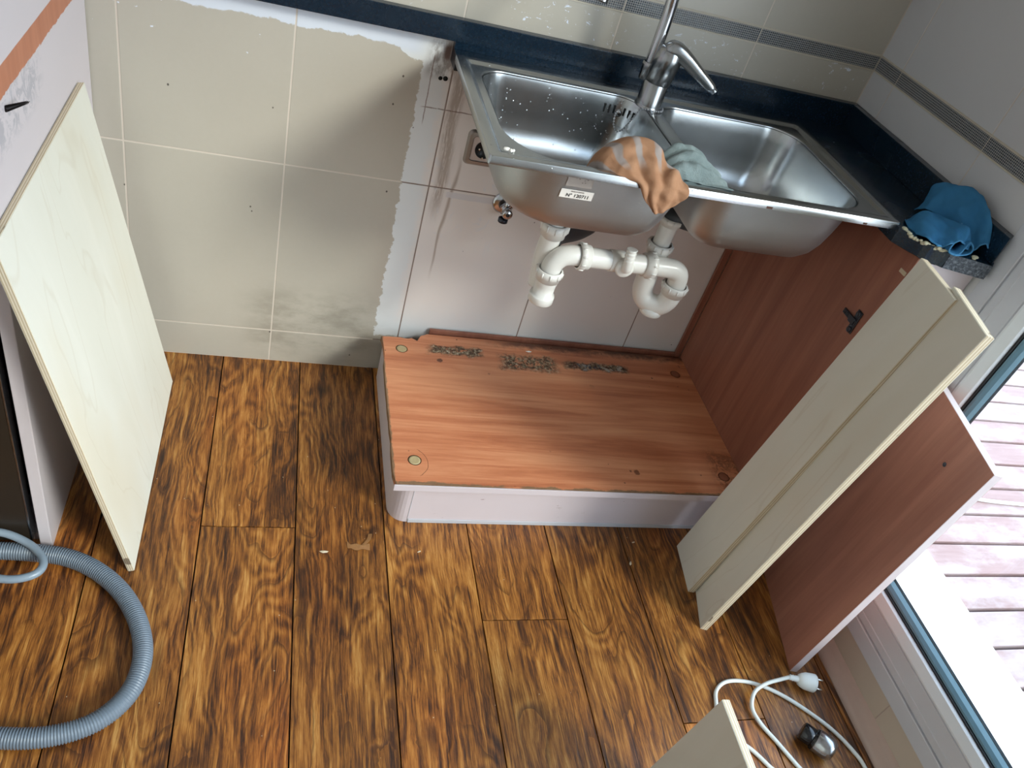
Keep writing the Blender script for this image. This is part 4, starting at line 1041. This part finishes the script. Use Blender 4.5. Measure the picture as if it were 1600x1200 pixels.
# blue microfibre cloth on the worktop corner: two lobes
rows_b1 = [
    [(1.872, -.470, .8712), (1.900, -.452, .8720), (1.930, -.455, .8750), (1.955, -.470, .8780), (1.972, -.500, .8740)],
    [(1.862, -.492, .8720), (1.890, -.476, .8900), (1.922, -.478, .8960), (1.945, -.492, .8930), (1.960, -.512, .8800)],
    [(1.862, -.515, .8720), (1.888, -.505, .8930), (1.918, -.505, .9020), (1.940, -.518, .9010), (1.956, -.535, .8860)],
    [(1.868, -.540, .8720), (1.890, -.536, .8880), (1.915, -.536, .9000), (1.938, -.545, .9040), (1.958, -.552, .8900)],
    [(1.882, -.562, .8715), (1.898, -.562, .8760), (1.914, -.563, .8840), (1.930, -.566, .8920), (1.948, -.568, .8800)]]
ob_, vsb, nU, nV = cloth('microfibre_cloth', rows_b1, 'blue', 'crumpled blue microfibre cloth on the black worktop corner by the door', rip=.0065, ripf=42, seed=9,
      fold=lambda u, v: .0045 * math.sin(u * 9 + v * 6) + .0022 * math.sin(u * 27 - v * 11))
ob_.name = 'microfibre_cloth'
rows_b2 = [
    [(1.925, -.425, .8730), (1.945, -.405, .8960), (1.962, -.395, .9150), (1.976, -.400, .9280), (1.982, -.412, .9360)],
    [(1.920, -.445, .8900), (1.942, -.432, .9180), (1.960, -.425, .9340), (1.974, -.430, .9440), (1.981, -.440, .9440)],
    [(1.930, -.470, .8950), (1.946, -.465, .9150), (1.962, -.460, .9380), (1.974, -.464, .9500), (1.981, -.470, .9480)],
    [(1.950, -.500, .8900), (1.956, -.500, .9080), (1.965, -.502, .9280), (1.975, -.505, .9440), (1.981, -.510, .9420)],
    [(1.958, -.530, .8780), (1.962, -.532, .8900), (1.968, -.536, .9060), (1.976, -.540, .9200), (1.981, -.545, .9280)],
    [(1.958, -.552, .8730), (1.966, -.560, .8760), (1.970, -.562, .8880), (1.978, -.566, .8940), (1.981, -.572, .8900)]]
o2, vs2, nU2, nV2 = cloth('fold', rows_b2, 'blue', None, rip=.0060, ripf=44, seed=4, parent=ob_, fold=lambda u, v: .004 * math.sin(u * 8 + v * 5))
def hem(vsx, idx, nm):
    m = MB(); m.tube([vsx[i] for i in idx], .0016, 8); m.build(nm, 'bluehem', ob_)
hem(vsb, [(nV - 1) * nU + i for i in range(nU)], 'hem'); hem(vs2, [(nV2 - 1) * nU2 + i for i in range(nU2)], 'hem')
# rolled edge loops at the front of the blue cloth
m = MB()
lp = crom([(1.947, -.520, .905), (1.930, -.548, .893), (1.902, -.572, .878), (1.898, -.582, .8735), (1.915, -.584, .874), (1.935, -.570, .884), (1.950, -.560, .889), (1.957, -.566, .881), (1.945, -.577, .876), (1.925, -.583, .8735), (1.905, -.586, .8725)], 6)
vs = []; 
for p in lp: vs += [p + Vector((0, 0, .0)), Vector((p.x + .004, p.y + .022, max(p.z - .004, .8715)))]
m.add(vs, [(2 * i, 2 * i + 1, 2 * i + 3, 2 * i + 2) for i in range(len(lp) - 1)], 0, True)
o = m.build('rolled_edge', 'blue', ob_, recalc=False); s_ = o.modifiers.new('t', 'SOLIDIFY'); s_.thickness = .002
m = MB(); m.tube(lp, .0017, 8); m.build('hem', 'bluehem', ob_)
m = MB(); m.sphere((1.955, -.583, .8735), .006, 0, 10, (1.3, .8, .5)); m.sphere((1.949, -.588, .8728), .004, 0, 8, (1, 1, .5))
tag(m.build('putty_lump', 'foam'), 'small pale lump of putty in front of the blue cloth', 'lump')

# ------------------------------------------------------------------ hoses on the floor, bottom left
def smooth_path(P, n): return crom(P, n)
hp = smooth_path([(.02, -.64, .022), (.15, -.628, .0215), (.28, -.624, .0215), (.36, -.628, .0215), (.420, -.640, .0215), (.476, -.672, .0215), (.525, -.722, .0215), (.560, -.786, .0215), (.574, -.850, .0215), (.562, -.912, .0215), (.520, -.958, .0215), (.455, -.978, .0215), (.38, -.975, .0215), (.30, -.960, .0215), (.2, -.94, .0215), (.06, -.93, .0215)], 60)
# resample to rib pitch
pts = [hp[0]]; acc = 0; st = .00110
for a, b in zip(hp, hp[1:]):
    d = (b - a).length; pos = st - acc
    while pos <= d: pts.append(a.lerp(b, pos / d)); pos += st
    acc = (acc + d) % st
rr = [.0155 + (.0011 if (i // 2) % 2 == 0 else -.0005) for i in range(len(pts))]
m = MB(); m.tube(pts, rr, 22)
tag(m.build('corrugated_hose', 'hose'), 'thick grey corrugated drain hose curving over the floor at the left', 'hose')
m = MB(); m.tube(smooth_path([(.05, -.66, .090), (.16, -.630, .080), (.25, -.612, .066), (.305, -.6095, .056), (.345, -.622, .046), (.372, -.645, .044), (.384, -.668, .045), (.380, -.688, .046), (.360, -.700, .046), (.330, -.702, .045), (.28, -.690, .043), (.18, -.668, .036), (.05, -.65, .028)], 10), .0072, 18)
tag(m.build('thin_hose', 'thin_hose'), 'thin smooth light grey hose looping over the corrugated hose', 'hose')

# ------------------------------------------------------------------ mains cable with plug, bottom right
cab_ = empty('power_cable', (1.8, -1.0, 0), 'white power cable with plug lying on the floor by the brown panel', 'cable')
r = .0042
P = [(1.60, -1.40, r), (1.60, -1.25, r), (1.625, -1.10, r), (1.652, -1.01, r), (1.664, -.975, r), (1.676, -.946, r), (1.703, -.928, r), (1.740, -.926, r), (1.782, -.937, r), (1.825, -.960, r), (1.870, -.997, r), (1.910, -1.040, r), (1.936, -1.085, r), (1.946, -1.13, r), (1.935, -1.25, r), (1.88, -1.36, r),
     (1.78, -1.40, r), (1.74, -1.33, r), (1.80, -1.22, r), (1.815, -1.15, r), (1.792, -1.105, r), (1.768, -1.058, r + .001), (1.747, -1.020, r + .003), (1.740, -.988, r + .006), (1.757, -.958, r + .0105), (1.790, -.942, r + .013), (1.830, -.934, .018), (1.858, -.930, .020)]
m = MB(); m.tube(smooth_path(P, 8), r, 14); m.build('cord', 'cable', cab_)
m = MB(); m.tube(smooth_path([(1.62, -1.20, r), (1.630, -1.09, r), (1.665, -1.055, r), (1.696, -1.061, r), (1.727, -1.100, r), (1.76, -1.16, r), (1.70, -1.30, r), (1.60, -1.36, r)], 8), r, 14)
tag(m.build('spare_cord', 'cable'), 'loop of white cord emerging from behind the standing plywood board', 'cord')
ax = Vector((.93, -.30, .02)).normalized(); B = Vector((1.855, -.931, .0200))
m = MB(); m.lathe(B - ax * .002, ax, [(0, .0048), (.002, .0062), (.006, .0055), (.008, .0066), (.012, .0058), (.014, .0070), (.018, .0064), (.020, .0080)], 20); m.build('strain_relief', 'plugw', cab_)
m = MB(); m.lathe(B + ax * .017, ax, [(0, .006), (.002, .0115), (.008, .0150), (.016, .0180), (.030, .0192), (.036, .0192), (.0375, .0180), (.0375, .0172), (.030, .0168), (.030, 0)], 36); m.build('plug', 'plugw', cab_)
m = MB(); u_ = ax.orthogonal().normalized(); u_ = Vector((0, 0, 1)).cross(ax).normalized(); F = B + ax * .047
w_ = (u_ * .8 + Vector((0, 0, .6))).normalized()
for s_ in (-1, 1): m.tube([F + w_ * s_ * .0095, F + w_ * s_ * .0095 + ax * .0240, F + w_ * s_ * .0095 + ax * .0265], [.0023, .0023, .0010], 12)
m.build('plug_pins', 'pin', cab_)
m = MB(); v_ = ax.cross(w_)
for s_ in (-1, 1): m.box((-.002, -.0035, 0), (.002, .0035, .008), .0005, M=Matrix.Translation(F + v_ * s_ * .0145 - ax * .001) @ ax.to_track_quat('Z', 'Y').to_matrix().to_4x4())
m.build('earth_clips', 'pin', cab_)
# ---- steel and black cylinder
ec = empty('steel_knob', (1.85, -1.07, 0), 'small brushed steel cylinder with black end lying on the floor near the plug', 'knob')
A = Vector((.70, -.71, .02)).normalized(); B = Vector((1.822, -1.046, .0245))
m = MB(); m.lathe(B, A, [(0, 0), (0, .0165), (.0020, .0188), (.022, .0190), (.0235, .0175), (.0245, .0175), (.0255, .0215), (.0290, .0222)], 40); m.build('black_end', 'gloss_black', ec)
m = MB(); m.lathe(B + A * .029, A, [(0, .0222), (.0012, .0240), (.026, .0243), (.034, .0228), (.039, .0180), (.0405, .010), (.0405, 0)], 44); m.build('steel_cup', 'faucet', ec)

# ------------------------------------------------------------------ debris
def chip(loc, s, rot, mat='chip'):
    m = MB(); n = 7; vs = [(0, 0, .4 * s)]; rr_ = random.Random(int(loc[0] * 1e4))
    for i in range(n): a = 2 * PI * i / n; q = s * rr_.uniform(.55, 1.1); vs.append((math.cos(a) * q * 1.7, math.sin(a) * q * .6, 0))
    fs = [(0, 1 + i, 1 + (i + 1) % n) for i in range(n)] + [tuple(range(n, 0, -1))]
    m.add(vs, fs); m.v = [tuple(Matrix.Translation(loc) @ Matrix.Rotation(rot, 4, 'Z') @ Vector(v)) for v in m.v]
    return m.build('wood_chip', mat)
m = MB()
lp = crom([(.932, -.584, .001), (.940, -.590, .002), (.960, -.592, .0025), (.980, -.590, .001)], 5); vs = []
for i, p in enumerate(lp): wdt = .006 + .002 * math.sin(i); vs += [p + Vector((0, wdt, .002)), p - Vector((0, wdt, 0))]
m.add(vs, [(2 * i, 2 * i + 1, 2 * i + 3, 2 * i + 2) for i in range(len(lp) - 1)]); lp = crom([(.966, -.586, .001), (.978, -.572, .003), (.982, -.556, .001)], 4); vs = []
for i, p in enumerate(lp): vs += [p + Vector((.004, 0, .001)), p - Vector((.004, 0, 0))]
m.add(vs, [(2 * i, 2 * i + 1, 2 * i + 3, 2 * i + 2) for i in range(len(lp) - 1)])
o = m.build('wood_shaving', 'chip'); s_ = o.modifiers.new('t', 'SOLIDIFY'); s_.thickness = .0012; tag(o, 'curled brown laminate shaving on the floor left of the plinth corner', 'shaving')
tag(chip((.884, -.602, 0.0002), .0065, .1, 'crumb'), 'thin pale sliver of wood on the floor, left of the brown shaving', 'chip')
tag(chip((1.582, -.626, 0.0002), .0055, 1.2, 'crumb'), 'pale crumb on the dark floor below the plinth, nearest the leaning boards', 'crumb')
tag(chip((1.607, -.566, 0.0002), .0035, .4, 'crumb'), 'tiny pale crumb on the floor close against the plinth', 'crumb')
tag(chip((1.085, -.600, 0.0002), .0035, .4, 'crumb'), 'tiny pale crumb on the floor in front of the plinth, nearest its rounded corner', 'crumb')
tag(chip((1.404, -.0555, .1482), .006, .1, 'putty'), 'white chip on the dirty back edge of the brown shelf', 'chip')
